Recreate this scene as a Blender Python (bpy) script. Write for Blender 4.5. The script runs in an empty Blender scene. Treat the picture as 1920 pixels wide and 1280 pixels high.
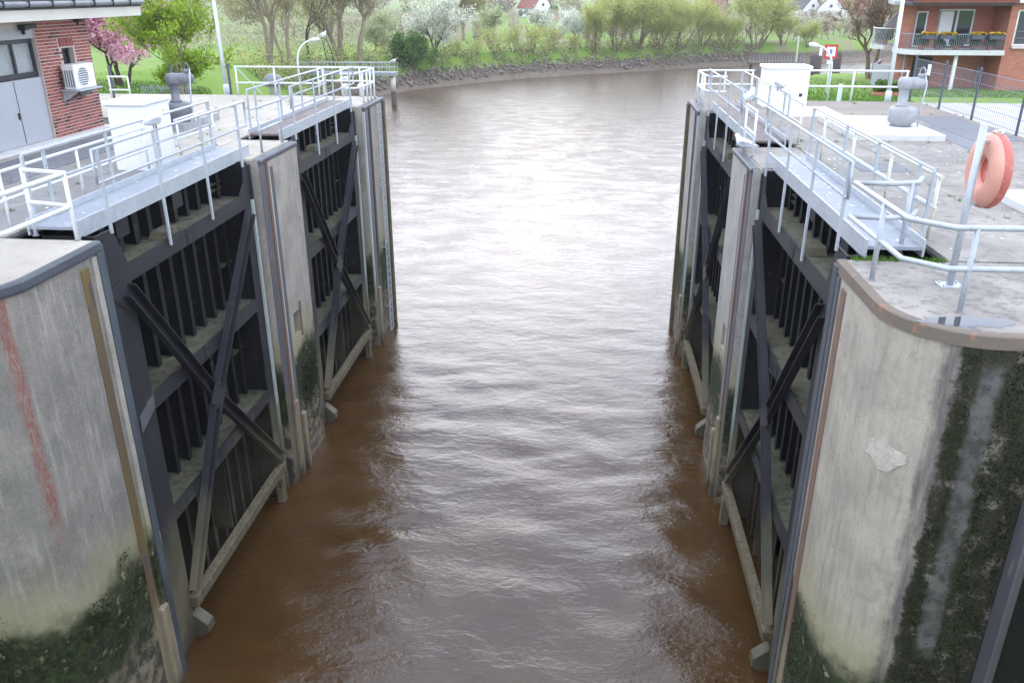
import bpy, bmesh, math, random
import numpy as np
from mathutils import Vector, Matrix
R = math.radians
rnd = random.Random(7)
scene = bpy.context.scene
col = scene.collection

# ------------------------------------------------------------------ camera, sky, sun, exposure
cd = bpy.data.cameras.new('camera'); cam = bpy.data.objects.new('camera', cd); col.objects.link(cam)
cam.location = (0, 0, 12.0); cam.rotation_euler = (R(90 - 22.95), 0, R(4.93))
cd.sensor_width = 36; cd.lens = 29.06; cd.clip_start = .1; cd.clip_end = 6000
scene.camera = cam
SUN_EL, SUN_AZ = 9.0, -3.0            # azimuth from +Y, positive to +X
w = bpy.data.worlds.new('World'); scene.world = w; w.use_nodes = True
nt = w.node_tree; nt.nodes.clear()
sky = nt.nodes.new('ShaderNodeTexSky'); sky.sky_type = 'NISHITA'; sky.sun_disc = False
sky.sun_elevation = R(SUN_EL); sky.sun_rotation = R(SUN_AZ); sky.air_density = 1.0; sky.dust_density = 1.0; sky.ozone_density = 1.0
tc = nt.nodes.new('ShaderNodeTexCoord')
mpn = nt.nodes.new('ShaderNodeMapping'); mpn.inputs['Scale'].default_value = (1, 1, 2.2)
nz = nt.nodes.new('ShaderNodeTexNoise'); nz.inputs['Scale'].default_value = 2.6; nz.inputs['Detail'].default_value = 7; nz.inputs['Roughness'].default_value = .6
rp = nt.nodes.new('ShaderNodeValToRGB'); rp.color_ramp.elements[0].position = .30; rp.color_ramp.elements[1].position = .62
rp.color_ramp.elements[0].color = (.82, .82, .82, 1)
mx = nt.nodes.new('ShaderNodeMix'); mx.data_type = 'RGBA'; pass
bg = nt.nodes.new('ShaderNodeBackground'); bg.inputs['Strength'].default_value = .15
ow = nt.nodes.new('ShaderNodeOutputWorld')
L = nt.links.new
n2 = nt.nodes.new('ShaderNodeTexNoise'); n2.inputs['Scale'].default_value = 3.4; n2.inputs['Detail'].default_value = 5
rp2 = nt.nodes.new('ShaderNodeValToRGB'); rp2.color_ramp.elements[0].position = .36; rp2.color_ramp.elements[1].position = .66
rp2.color_ramp.elements[0].color = (.31, .40, .60, 1); rp2.color_ramp.elements[1].color = (.93, .96, 1.06, 1)
vm = nt.nodes.new('ShaderNodeVectorMath'); vm.operation = 'SCALE'; vm.inputs['Scale'].default_value = 21
L(mpn.outputs[0], n2.inputs['Vector']); L(n2.outputs['Fac'], rp2.inputs[0]); L(rp2.outputs[0], vm.inputs[0]); L(vm.outputs[0], mx.inputs[7])
L(tc.outputs['Generated'], mpn.inputs[0]); L(mpn.outputs[0], nz.inputs['Vector']); L(nz.outputs['Fac'], rp.inputs[0])
L(rp.outputs[0], mx.inputs[0]); L(sky.outputs[0], mx.inputs[6]); L(mx.outputs[2], bg.inputs[0]); L(bg.outputs[0], ow.inputs[0])
sd = bpy.data.lights.new('sun', 'SUN'); sd.energy = 0.5; sd.angle = R(50); sd.color = (1, .975, .94)
sun = bpy.data.objects.new('sun', sd); col.objects.link(sun)
sdir = Vector((math.sin(R(SUN_AZ)) * math.cos(R(SUN_EL)), math.cos(R(SUN_AZ)) * math.cos(R(SUN_EL)), math.sin(R(SUN_EL))))
sun.rotation_euler = (-sdir).to_track_quat('-Z', 'Y').to_euler(); sun.location = (0, 60, 60)
scene.view_settings.view_transform = 'Standard'; scene.view_settings.look = 'None'
scene.view_settings.exposure = 0.45; scene.view_settings.gamma = 1; scene.view_settings.use_curve_mapping = False

# ------------------------------------------------------------------ materials
class NT:
    def __init__(s, name):
        s.m = bpy.data.materials.new(name); s.m.use_nodes = True; s.t = s.m.node_tree
        s.b = s.t.nodes['Principled BSDF']; s.out = s.t.nodes['Material Output']
        s.pos = s.t.nodes.new('ShaderNodeNewGeometry').outputs['Position']
    def n(s, typ, **kw):
        nd = s.t.nodes.new('ShaderNode' + typ)
        for k, v in kw.items():
            if hasattr(nd, k): setattr(nd, k, v)
        return nd
    def set(s, sock, v):
        if hasattr(v, 'links') or isinstance(v, bpy.types.NodeSocket): s.t.links.new(v, sock)
        else:
            if hasattr(sock.default_value, '__len__') and hasattr(v, '__len__') and len(v) == 3 and len(sock.default_value) == 4: v = (*v, 1)
            sock.default_value = v
    def map(s, scale, vec=None, loc=(0, 0, 0)):
        m = s.n('Mapping'); s.set(m.inputs[0], vec or s.pos); m.inputs['Scale'].default_value = scale; m.inputs['Location'].default_value = loc; return m.outputs[0]
    def noise(s, sc, vec=None, detail=6, rough=.55, dist=0):
        m = s.n('TexNoise'); s.set(m.inputs['Vector'], vec or s.pos); m.inputs['Scale'].default_value = sc
        m.inputs['Detail'].default_value = detail; m.inputs['Roughness'].default_value = rough; m.inputs['Distortion'].default_value = dist; return m.outputs['Fac']
    def rng(s, v, a, b, c=0., d=1., smooth=True):
        m = s.n('MapRange'); m.interpolation_type = 'SMOOTHSTEP' if smooth else 'LINEAR'
        for i, q in enumerate((v, a, b, c, d)): s.set(m.inputs[i], q)
        return m.outputs[0]
    def mix(s, f, a, b, mode='MIX'):
        m = s.n('Mix'); m.data_type = 'RGBA'; m.blend_type = mode
        s.set(m.inputs[0], f); s.set(m.inputs[6], a); s.set(m.inputs[7], b); return m.outputs[2]
    def math(s, op, a, b=0., c=0.):
        m = s.n('Math'); m.operation = op; s.set(m.inputs[0], a); s.set(m.inputs[1], b); s.set(m.inputs[2], c); return m.outputs[0]
    def xyz(s, vec=None):
        m = s.n('SeparateXYZ'); s.set(m.inputs[0], vec or s.pos); return m.outputs
    def bump(s, h, strength=.3, dist=.02, prev=None):
        m = s.n('Bump'); m.inputs['Strength'].default_value = strength; m.inputs['Distance'].default_value = dist
        s.set(m.inputs['Height'], h)
        if prev is not None: s.set(m.inputs['Normal'], prev)
        return m.outputs[0]
    def fin(s, colr=None, rough=None, normal=None, metal=None, spec=None):
        if colr is not None: s.set(s.b.inputs['Base Color'], colr)
        if rough is not None: s.set(s.b.inputs['Roughness'], rough)
        if normal is not None: s.set(s.b.inputs['Normal'], normal)
        if metal is not None: s.set(s.b.inputs['Metallic'], metal)
        if spec is not None: s.set(s.b.inputs['Specular IOR Level'], spec)
        return s.m

def weather(name, c1, c2, sc=2.5, rough=.7, bump=.25, bsc=35, stretch=(1, 1, 1), c3=None, t3=.62, metal=0, spec=.4, tide=None, bd=.01):
    q = NT(name); v = q.map(stretch)
    n1 = q.noise(sc, v, 8); n2 = q.noise(bsc, v, 4)
    c = q.mix(q.rng(n1, .35, .65), c1, c2)
    c = q.mix(q.rng(n2, .3, .7, 0, .35), c, tuple(x * .72 for x in c1))
    if c3: c = q.mix(q.rng(q.noise(sc * 3.1, v, 6), t3, t3 + .07), c, c3)
    if tide:
        z = q.xyz()[2]; zz = q.math('ADD', z, q.math('MULTIPLY', q.math('SUBTRACT', q.noise(1.6, q.map((1, 1, .35)), 6, .65), .5), 2.2))
        for (zt, wd, tcol, amt) in tide: c = q.mix(q.rng(zz, zt + wd, zt - wd, 0, amt), c, tcol)
    return q.fin(c, rough, q.bump(n2, bump, bd), metal, spec)

def leafmat(name, c1, c2, tr=.35):
    q = NT(name); g = q.n('NewGeometry'); ri = g.outputs['Random Per Island']
    c = q.mix(ri, c1, c2); c = q.mix(q.rng(q.noise(.9, None, 3), .35, .65, 0, .5), c, tuple(x * .6 for x in c1))
    q.fin(c, .6, None, 0, .25)
    t = q.n('BsdfTranslucent'); q.set(t.inputs[0], c); ms = q.n('MixShader'); ms.inputs[0].default_value = tr
    q.t.links.new(q.b.outputs[0], ms.inputs[1]); q.t.links.new(t.outputs[0], ms.inputs[2]); q.t.links.new(ms.outputs[0], q.out.inputs[0])
    return q.m

MUD = (.20, .165, .115); ALGAE = (.085, .09, .035); MOSSC = (.012, .016, .006)
def concrete(name, base=(.36, .325, .27), base2=(.24, .217, .18), kind=None):
    q = NT(name); x, y, z = q.xyz()
    st = q.map((5.0, 5.0, .5)); stre = q.noise(2.0, st, 8, .68); blot = q.noise(1.3, None, 8, .65); fine = q.noise(42, None, 3, .7); agg = q.noise(130, None, 2)
    c = q.mix(q.rng(blot, .3, .7), base, base2)
    c = q.mix(q.rng(stre, .48, .72, 0, .45), c, (.13, .118, .10))
    c = q.mix(q.rng(stre, .50, .28, 0, .4), c, (.47, .435, .37))
    c = q.mix(q.rng(q.noise(4.5, None, 8, .75), .52, .68, 0, .45), c, tuple(k_ * .45 for k_ in base))
    c = q.mix(q.rng(agg, .58, .68, 0, .6), c, (.66, .64, .60)); c = q.mix(q.rng(q.noise(85, None, 2, .8), .60, .68, 0, .65), c, (.11, .105, .10))
    c = q.mix(q.rng(fine, .62, .75, 0, .6), c, (.12, .11, .10))
    wob = q.math('MULTIPLY', q.math('SUBTRACT', q.noise(1.1, None, 7, .65), .5), 1.7)
    zz = q.math('ADD', z, wob)
    c = q.mix(q.rng(z, 8.45, 8.0, .0, .0), c, (.1, .1, .1))
    c = q.mix(q.rng(zz, 4.3, 3.1, 0, .55), c, (.30, .275, .13))
    mossn = q.noise(3.5, None, 7, .7)
    if kind == 'left':
        dy = q.math('ABSOLUTE', q.math('SUBTRACT', q.math('ADD', y, q.math('MULTIPLY', q.noise(1.3, None, 4), .16)), 9.78))
        f = q.math('MULTIPLY', q.rng(dy, .12, .03), q.rng(zz, 4.1, 4.9)); f = q.math('MULTIPLY', f, q.rng(q.noise(24, q.map((1, 1, .3)), 5, .75), .36, .62, .2, .85))
        c = q.mix(f, c, (.22, .065, .05))
    if kind == 'right':
        xx = q.math('ADD', x, q.math('MULTIPLY', q.math('SUBTRACT', q.noise(3.2, None, 8, .72), .5), .34))
        c = q.mix(q.math('MULTIPLY', q.math('MULTIPLY', q.rng(xx, 4.20, 4.36), q.rng(y, 9.4, 9.3)), q.rng(stre, .35, .6, .45, .9)), c, (.11, .09, .09))
        f = q.math('MULTIPLY', q.rng(xx, 4.40, 4.47), q.rng(y, 9.4, 9.3)); f = q.math('MULTIPLY', f, q.rng(mossn, .30, .48))
        strip = q.math('MULTIPLY', q.rng(xx, 4.64, 4.72), q.rng(xx, 4.95, 4.87)); strip = q.math('MULTIPLY', strip, q.rng(zz, 3.6, 3.9)); strip = q.math('MULTIPLY', strip, q.rng(z, 8.1, 7.9))
        c = q.mix(f, c, q.mix(q.rng(fine, .4, .6), (.012, .017, .005), (.045, .036, .024)))
        c = q.mix(strip, c, q.mix(q.rng(mossn, .38, .62), (.12, .115, .108), (.05, .05, .045)))
    m = q.math('MULTIPLY', q.rng(zz, 3.35, 2.7), q.rng(mossn, .30, .42))
    c = q.mix(m, c, q.mix(q.rng(q.noise(9), .4, .6), MOSSC, (.030, .042, .010)))
    c = q.mix(q.rng(zz, 1.9, .9, 0, .9), c, q.mix(q.rng(q.noise(4), .4, .62), (.055, .048, .035), (.24, .20, .14)))
    h = q.math('ADD', q.math('MULTIPLY', fine, .6), q.math('ADD', q.math('MULTIPLY', stre, .9), q.math('MULTIPLY', agg, .25)))
    return q.fin(c, q.rng(z, 0.8, -.2, .85, .45), q.bump(h, .5, .02), 0, .35)

def wash(name, base, b2, dark, joints=False, sc=.55):
    q = NT(name); n1 = q.noise(sc, None, 8, .62); n2 = q.noise(sc * 6, None, 7, .7); n3 = q.noise(60, None, 3)
    c = q.mix(q.rng(n1, .35, .65), base, b2); c = q.mix(q.rng(n2, .47, .66, 0, .8), c, dark)
    g = q.n('ObjectInfo').outputs['Random']; c = q.mix(q.rng(g, 0, 1, 0, .28), c, tuple(x * .6 for x in base))
    c = q.mix(q.rng(n3, .6, .75, 0, .35), c, tuple(x * 1.5 for x in base))
    return q.fin(c, q.rng(n2, .4, .7, .9, .6), q.bump(q.math('ADD', n3, n2), .25, .01), 0, .3)

TIDE = [(2.3, .5, (.12, .115, .065), .6), (1.4, .35, (.155, .13, .085), .75), (.1, .3, (.07, .06, .04), .8)]
M = {}
M['conc'] = concrete('concrete_weathered')
M['conc_left'] = concrete('concrete_shaded_red_streak', (.245, .222, .187), (.15, .137, .118), kind='left')  # base darkened to put this pier's shaded side into the colour
M['conc_right'] = concrete('concrete_pale_mossy', (.42, .37, .29), (.285, .255, .205), 'right')
M['conc_light'] = concrete('concrete_pale', (.40, .375, .34), (.30, .285, .26))
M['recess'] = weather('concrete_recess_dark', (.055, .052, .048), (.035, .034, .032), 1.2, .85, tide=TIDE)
M['steel'] = weather('steel_dark_paint', (.026, .026, .031), (.017, .017, .021), 1.4, .55, .2, 30, c3=(.075, .045, .03), t3=.63, tide=TIDE, spec=.35)
M['steel_skin'] = weather('steel_shaded_black', (.007, .007, .008), (.005, .005, .0055), 1.4, .8, .2, 20, c3=(.025, .023, .016), t3=.6, tide=[(2.2, .6, (.05, .045, .025), .6), (1.0, .4, (.075, .06, .04), .8)])  # near-black base paints recess shade into the gate interior; also black stop panel
M['ledge'] = weather('steel_ledge_algae', (.075, .073, .040), (.115, .108, .075), 2.2, .85, .3, 18, c3=(.05, .047, .026), t3=.55)
M['galv'] = weather('galvanised_steel', (.40, .43, .46), (.47, .50, .52), 6, .45, .05, 60, metal=.15, spec=.5, c3=(.36, .36, .34), t3=.60)
M['galv_w'] = weather('white_painted_pipe', (.74, .76, .76), (.66, .69, .70), 6, .4, .04, 60, c3=(.46, .40, .32), t3=.64)
M['galv_y'] = weather('yellowed_painted_pipe', (.66, .64, .50), (.60, .60, .52), 5, .5, .06, 60, c3=(.33, .25, .10), t3=.63)
M['grate'] = weather('walkway_sheet_grey', (.28, .305, .335), (.235, .26, .285), 1.6, .55, .3, 120, c3=(.33, .355, .37), t3=.6)
M['grate_brown'] = weather('walkway_sheet_brown', (.19, .155, .14), (.14, .115, .105), 1.8, .7, .3, 90, c3=(.26, .20, .18), t3=.6)
M['nose_dark'] = weather('edge_steel_dark', (.07, .078, .09), (.05, .055, .065), 3, .5, .2, 40, c3=(.12, .12, .12))
M['nose_rust'] = weather('edge_steel_rusty', (.15, .125, .10), (.18, .135, .10), 2.2, .75, .35, 30, c3=(.26, .14, .085), t3=.60)
M['olive'] = weather('edge_steel_olive', (.15, .105, .035), (.11, .075, .05), 1.5, .55, .2, 40, (1, 1, .3), c3=(.09, .06, .06), t3=.56, tide=[(1.6, .5, (.30, .25, .17), .7)])
M['rust'] = weather('rusty_steel', (.165, .105, .08), (.20, .115, .08), 2, .75, .35, 30, (1, 1, .3), c3=(.12, .10, .09), t3=.55, tide=[(1.6, .5, (.30, .25, .17), .7)])
M['plum'] = weather('steel_purple_grey', (.115, .11, .125), (.085, .08, .09), 1.8, .6, .2, 30, (1, 1, .3), c3=(.18, .16, .14), t3=.62, tide=TIDE)
M['seal'] = weather('pale_seal_strip', (.42, .46, .44), (.34, .38, .34), 3, .6, .15, 30, (1, 1, .3), tide=TIDE)
M['teal'] = weather('blue_grey_steel', (.075, .088, .10), (.045, .052, .06), 2, .5, .2, 40, (1, 1, .3), c3=(.25, .27, .27), t3=.63)
M['timber'] = weather('tidal_timber', (.15, .12, .07), (.10, .082, .05), 2.5, .85, .5, 22, (2.5, 2.5, .5), c3=(.055, .05, .025), t3=.54)
M['timber_w'] = weather('worn_fender_timber', (.29, .235, .155), (.18, .145, .095), 3, .85, .5, 25, (3, 3, .4), c3=(.12, .10, .06), t3=.6, tide=[(-.1, .25, (.05, .045, .03), .9)])
M['black'] = weather('black_plastic', (.02, .02, .022), (.03, .03, .032), 4, .5, .05)
M['slab_l'] = wash('deck_concrete_pale', (.46, .42, .35), (.38, .345, .285), (.29, .26, .20))
M['slab_g'] = wash('deck_concrete_grey', (.27, .26, .24), (.22, .21, .20), (.16, .155, .14))
M['slab_r'] = wash('deck_concrete_stained', (.33, .30, .26), (.22, .202, .178), (.10, .092, .08), sc=1.0)
M['slab_b'] = wash('deck_concrete_brownish', (.30, .255, .21), (.24, .205, .175), (.17, .145, .125), sc=.7)
M['slab_w'] = wash('white_concrete_plinth', (.66, .66, .63), (.60, .60, .57), (.5, .5, .46))
M['plate'] = wash('steel_cover_plate', (.20, .205, .215), (.16, .165, .175), (.13, .13, .13))
M['gravel'] = wash('pale_gravel', (.46, .44, .40), (.40, .38, .34), (.33, .31, .27), sc=2.5)
M['under'] = weather('deck_joint_filler', (.10, .095, .085), (.07, .07, .06), 3, .9)
M['white'] = weather('white_render', (.82, .82, .82), (.78, .78, .79), 1.2, .75, .1, 60, c3=(.72, .72, .70), t3=.66)
M['white_gloss'] = weather('white_enamel', (.78, .78, .76), (.74, .74, .72), 3, .35, .02)
M['brick'] = None
M['mortar'] = weather('mortar_beige', (.56, .48, .42), (.48, .42, .37), 4, .9, .3, 50)
def brickmat():
    q = NT('clinker_brick'); r = q.n('ObjectInfo').outputs['Random']
    rp = q.n('ValToRGB'); e = rp.color_ramp.elements; e[0].color = (.075, .03, .028, 1); e[1].color = (.42, .11, .085, 1); e[1].position = .95
    for p, c in ((.12, (.12, .045, .04, 1)), (.2, (.29, .075, .06, 1)), (.6, (.35, .09, .07, 1))):
        k = e.new(p); k.color = c
    q.set(rp.inputs[0], r); n = q.noise(30, None, 5)
    c = q.mix(q.rng(n, .4, .7, 0, .5), rp.outputs[0], (.10, .05, .045))
    return q.fin(c, .8, q.bump(n, .4, .008), 0, .3)
M['brick'] = brickmat()
def aptbrick():
    q = NT('orange_brickwork'); x, y, z = q.xyz(); cb = q.n('CombineXYZ')
    q.set(cb.inputs[0], q.math('ADD', x, y)); q.set(cb.inputs[1], z)
    b = q.n('TexBrick'); q.set(b.inputs['Vector'], cb.outputs[0]); b.inputs['Scale'].default_value = 1
    b.inputs['Color1'].default_value = (.47, .17, .10, 1); b.inputs['Color2'].default_value = (.38, .13, .08, 1); b.inputs['Mortar'].default_value = (.36, .27, .22, 1)
    b.inputs['Mortar Size'].default_value = .008; b.inputs['Brick Width'].default_value = .25; b.inputs['Row Height'].default_value = .083
    c = q.mix(q.rng(q.noise(1.3, None, 7), .35, .7, 0, .5), b.outputs[0], (.32, .12, .085))
    return q.fin(c, .85, q.bump(b.outputs['Fac'], -.3, .01), 0, .25)
M['aptbrick'] = aptbrick()
M['roof'] = weather('red_roof_tile', (.26, .085, .055), (.20, .07, .05), 2, .75, .4, 14)
M['roof_dark'] = weather('dark_roof', (.06, .062, .062), (.045, .047, .046), 2, .6, .2, 20)
M['soffit'] = weather('cream_soffit', (.62, .60, .52), (.57, .55, .47), 1.2, .7, .05)
M['panel'] = weather('grey_door_panel', (.40, .42, .44), (.38, .40, .42), .8, .45, .03)
M['frame_dark'] = weather('anthracite_frame', (.025, .028, .035), (.032, .035, .042), 3, .4, .02)
M['curtain'] = weather('pale_curtain', (.46, .47, .45), (.38, .40, .39), 6, .9, .4, 14, (8, 8, .1))
def glass(name, c, rough=.04):
    q = NT(name); n = q.noise(3, None, 3)
    return q.fin(q.mix(n, c, tuple(x * .6 for x in c)), rough, q.bump(n, .02, .01), 0, .9)
M['glass'] = glass('window_glass_dark', (.06, .075, .075))
def clear():
    q = NT('window_glass_clear'); q.fin((.9, .93, .93), .03, None, 0, .6); q.b.inputs['Transmission Weight'].default_value = .85; q.b.inputs['IOR'].default_value = 1.08
    return q.m
M['pane'] = clear()
M['grey_cast'] = weather('grey_cast_iron', (.30, .31, .31), (.36, .37, .37), 4, .55, .2, 40, c3=(.24, .24, .23))
M['grey_dark'] = weather('dark_grey_cast_iron', (.15, .16, .175), (.19, .20, .215), 4, .5, .2, 40)
M['slate'] = weather('slate_fence_paint', (.085, .10, .13), (.07, .08, .10), 3, .5, .05)
M['wire'] = weather('fence_wire_grey', (.26, .28, .32), (.22, .24, .28), 3, .5, .05)
M['red'] = weather('faded_red_plastic', (.52, .16, .12), (.46, .13, .10), 2.2, .5, .05, 40, c3=(.56, .20, .15), t3=.56)
M['red_in'] = weather('sunbleached_red_plastic', (.66, .33, .25), (.60, .27, .20), 2.2, .55, .05, 40)
M['signred'] = weather('sign_red', (.55, .05, .05), (.5, .05, .05), 3, .5, .02)
M['signwhite'] = weather('sign_white', (.8, .8, .8), (.76, .76, .76), 3, .5, .02)
M['signblue'] = weather('sign_blue', (.12, .22, .45), (.12, .22, .45), 3, .5, .02)
M['bark'] = weather('bark_grey_brown', (.27, .215, .145), (.19, .15, .10), 3, .9, .6, 14, (2, 2, .5))
M['bark_d'] = weather('bark_dark', (.09, .07, .055), (.06, .048, .04), 3, .9, .6, 14, (2, 2, .5))
M['twig'] = weather('twig_ochre', (.22, .17, .09), (.16, .12, .07), 3, .9, .3, 14)
M['l_bud'] = leafmat('leaf_olive_bud', (.30, .29, .10), (.42, .38, .17))
M['l_fresh'] = leafmat('leaf_fresh_green', (.24, .38, .03), (.38, .52, .06), .5)
M['l_pink'] = leafmat('blossom_pink', (.80, .42, .52), (.88, .60, .68), .4)
M['l_white'] = leafmat('blossom_white', (.84, .84, .78), (.70, .72, .56), .4)
M['l_cream'] = leafmat('blossom_cream_green', (.50, .52, .32), (.36, .42, .16))
M['l_willow'] = leafmat('leaf_willow_yellow', (.42, .47, .11), (.58, .58, .22), .5)
M['l_dark'] = leafmat('leaf_dark_green', (.07, .15, .025), (.14, .25, .04))
M['l_brown'] = leafmat('twig_haze_brown', (.34, .27, .19), (.42, .34, .25), .25)
M['l_flower'] = leafmat('flower_yellow', (.75, .42, .02), (.8, .55, .05), .2)
M['l_plant'] = leafmat('pot_plant_green', (.06, .11, .04), (.12, .18, .07), .3)
M['pot'] = weather('terracotta', (.40, .17, .10), (.34, .14, .085), 4, .8, .1)
M['stone'] = weather('riprap_stone', (.20, .165, .135), (.13, .105, .085), 1.5, .85, .5, 12, c3=(.32, .28, .22), t3=.56)
M['gull_w'] = weather('gull_white_plumage', (.82, .82, .81), (.77, .77, .77), 9, .85, .2, 60)
M['gull_g'] = weather('gull_grey_wing', (.42, .44, .47), (.38, .40, .43), 9, .85, .2, 60)
M['gull_b'] = weather('gull_beak_leg', (.30, .06, .03), (.25, .05, .03), 9, .6, .05)
M['mossm'] = leafmat('moss_tuft', (.012, .016, .005), (.034, .046, .010), .1)
M['mossd'] = leafmat('moss_dark', (.012, .016, .006), (.035, .045, .012), .1)
M['grassm'] = leafmat('grass_blade', (.07, .17, .015), (.13, .25, .03), .3)
M['puddle'] = NT('puddle_water').fin((.05, .05, .05), .02, None, 0, .6)

def water():
    q = NT('muddy_tidal_water'); y = q.xyz()[1]
    a = q.noise(2.2, q.map((.7, 1.35, 1)), 4, .5, .6); b = q.noise(9, q.map((.8, 1.2, 1)), 4, .6, .5); c = q.noise(28, q.map((.9, 1.15, 1)), 2)
    c2 = q.noise(.8, q.map((.6, 1.0, 1)), 3)
    calm = q.rng(c2, .35, .65, .45, 1.1)
    far = q.rng(y, 30, 100, 1, 2.4)
    h = q.math('ADD', q.math('MULTIPLY', a, .024), q.math('ADD', q.math('MULTIPLY', q.math('MULTIPLY', b, calm), .0140), q.math('MULTIPLY', q.math('MULTIPLY', c, calm), .0038)))
    n = q.bump(q.math('MULTIPLY', h, far), 1.0, 1.0)
    mud = q.mix(q.rng(q.noise(.35, None, 6, .65, 1.2), .3, .7), (.050, .0245, .007), (.068, .036, .011))
    q.fin(mud, .03, n, 0, .8); q.b.inputs['IOR'].default_value = 1.39
    return q.m
M['water'] = water()

def terrain():
    q = NT('river_land'); x, y, z = q.xyz()
    n1 = q.noise(.12, None, 7, .6); n2 = q.noise(1.6, None, 7, .65); n3 = q.noise(14, None, 4, .7)
    g = q.mix(q.rng(n1, .35, .65), (.125, .225, .022), (.175, .27, .04)); g = q.mix(q.rng(n2, .45, .70, 0, .6), g, (.22, .25, .075)); g = q.mix(q.rng(n3, .45, .7, 0, .5), g, (.07, .13, .015))
    # orchard floor: bare strips under the tree rows
    rw = q.math('ADD', q.math('MULTIPLY', x, .996), q.math('MULTIPLY', y, .092)); s = q.math('ABSOLUTE', q.math('SUBTRACT', q.math('FRACT', q.math('DIVIDE', rw, 7.0)), .5))
    of = q.math('MULTIPLY', q.rng(y, 150, 165), q.rng(s, .26, .17)); g = q.mix(q.math('MULTIPLY', of, .7), g, (.21, .17, .11))
    zz = q.math('ADD', z, q.math('MULTIPLY', q.math('SUBTRACT', q.noise(.6, None, 6, .65), .5), .9))
    bankc = q.mix(q.rng(q.noise(2.5, None, 6), .4, .6), (.075, .06, .045), (.13, .105, .075))
    mudc = q.mix(q.rng(n2, .4, .65), (.16, .125, .09), (.11, .085, .06))
    c = q.mix(q.rng(zz, 1.7, 1.1), g, bankc); c = q.mix(q.rng(zz, .45, .15), c, mudc)
    return q.fin(c, q.rng(zz, .6, -.2, .95, .7), q.bump(q.math('ADD', n2, n3), .5, .06), 0, .3)
M['land'] = terrain()

# ------------------------------------------------------------------ mesh helpers
class MB:
    def __init__(s): s.v = []; s.f = []; s.sm = False
    def add(s, vs, fs):
        o = len(s.v); s.v += [tuple(p) for p in vs]; s.f += [tuple(i + o for i in f) for f in fs]; return s
    def box(s, x0, x1, y0, y1, z0, z1):
        x0, x1 = sorted((x0, x1)); y0, y1 = sorted((y0, y1)); z0, z1 = sorted((z0, z1))
        return s.add([(x, y, z) for z in (z0, z1) for y in (y0, y1) for x in (x0, x1)],
                     [(0, 2, 3, 1), (4, 5, 7, 6), (0, 1, 5, 4), (2, 6, 7, 3), (0, 4, 6, 2), (1, 3, 7, 5)])
    def prism(s, poly, axis, a, b):
        n = len(poly)
        def P(p, t): return {'x': (t, p[0], p[1]), 'y': (p[0], t, p[1]), 'z': (p[0], p[1], t)}[axis]
        return s.add([P(p, a) for p in poly] + [P(p, b) for p in poly],
                     [tuple(range(n)), tuple(range(2 * n - 1, n - 1, -1))] + [(i, n + i, n + (i + 1) % n, (i + 1) % n) for i in range(n)])
    def tube(s, pts, r, n=8, cap=True, closed=False):
        pts = [Vector(p) for p in pts]; rs = r if hasattr(r, '__len__') else [r] * len(pts)
        o = []; m = len(pts); ref = None
        for i, p in enumerate(pts):
            a = pts[(i - 1) % m] if (closed or i > 0) else p; b = pts[(i + 1) % m] if (closed or i < m - 1) else p
            d = (b - a).normalized()
            if ref is None or abs(ref.dot(d)) > .95: ref = Vector((0, 0, 1)) if abs(d.z) < .9 else Vector((1, 0, 0))
            u = d.cross(ref).normalized(); w_ = u.cross(d).normalized(); ref = w_
            o += [p + (u * math.cos(2 * math.pi * k / n) + w_ * math.sin(2 * math.pi * k / n)) * rs[i] for k in range(n)]
        fs = [(i * n + k, i * n + (k + 1) % n, ((i + 1) % m) * n + (k + 1) % n, ((i + 1) % m) * n + k) for i in range(m if closed else m - 1) for k in range(n)]
        if cap and not closed: fs += [tuple(range(n)), tuple(range(m * n - 1, (m - 1) * n - 1, -1))]
        s.sm = True
        return s.add(o, fs)
    def beam(s, a, b, w_, h, upv=(0, 0, 1)):
        a = Vector(a); b = Vector(b); d = (b - a).normalized(); sd = d.cross(Vector(upv))
        if sd.length < 1e-4: sd = d.cross(Vector((1, 0, 0)))
        sd.normalize(); up = sd.cross(d)
        q = [(-1, -1), (1, -1), (1, 1), (-1, 1)]
        return s.add([p + sd * (w_ / 2 * i) + up * (h / 2 * j) for p in (a, b) for i, j in q], [(0, 1, 2, 3), (7, 6, 5, 4)] + [(i, 4 + i, 4 + (i + 1) % 4, (i + 1) % 4) for i in range(4)])
    def lathe(s, c, prof, n=20):
        vs = [(c[0] + r * math.cos(2 * math.pi * k / n), c[1] + r * math.sin(2 * math.pi * k / n), c[2] + z) for r, z in prof for k in range(n)]; m = len(prof)
        fs = [(i * n + k, i * n + (k + 1) % n, (i + 1) * n + (k + 1) % n, (i + 1) * n + k) for i in range(m - 1) for k in range(n)] + [tuple(range(n)), tuple(range((m - 1) * n, m * n))]
        s.sm = True
        return s.add(vs, fs)
    def build(s, name, mat, parent=None, bevel=0, fixn=True):
        o0 = WL.get(parent.name, (0, 0, 0)) if parent is not None else (0, 0, 0)
        me = bpy.data.meshes.new(name); me.from_pydata([(p[0] - o0[0], p[1] - o0[1], p[2] - o0[2]) for p in s.v], [], s.f)
        if fixn:
            bm = bmesh.new(); bm.from_mesh(me); bmesh.ops.recalc_face_normals(bm, faces=bm.faces)
            if bevel: bmesh.ops.bevel(bm, geom=bm.edges[:], offset=bevel, segments=1, affect='EDGES', clamp_overlap=True)
            bm.to_mesh(me); bm.free()
        me.materials.append(M[mat] if isinstance(mat, str) else mat)
        if s.sm:
            for p in me.polygons: p.use_smooth = len(p.vertices) == 4
        o = bpy.data.objects.new(name, me); col.objects.link(o)
        if parent is not None: o.parent = parent; WL[o.name] = o0
        else: WL[o.name] = (0, 0, 0)
        return o
WL = {}
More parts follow.
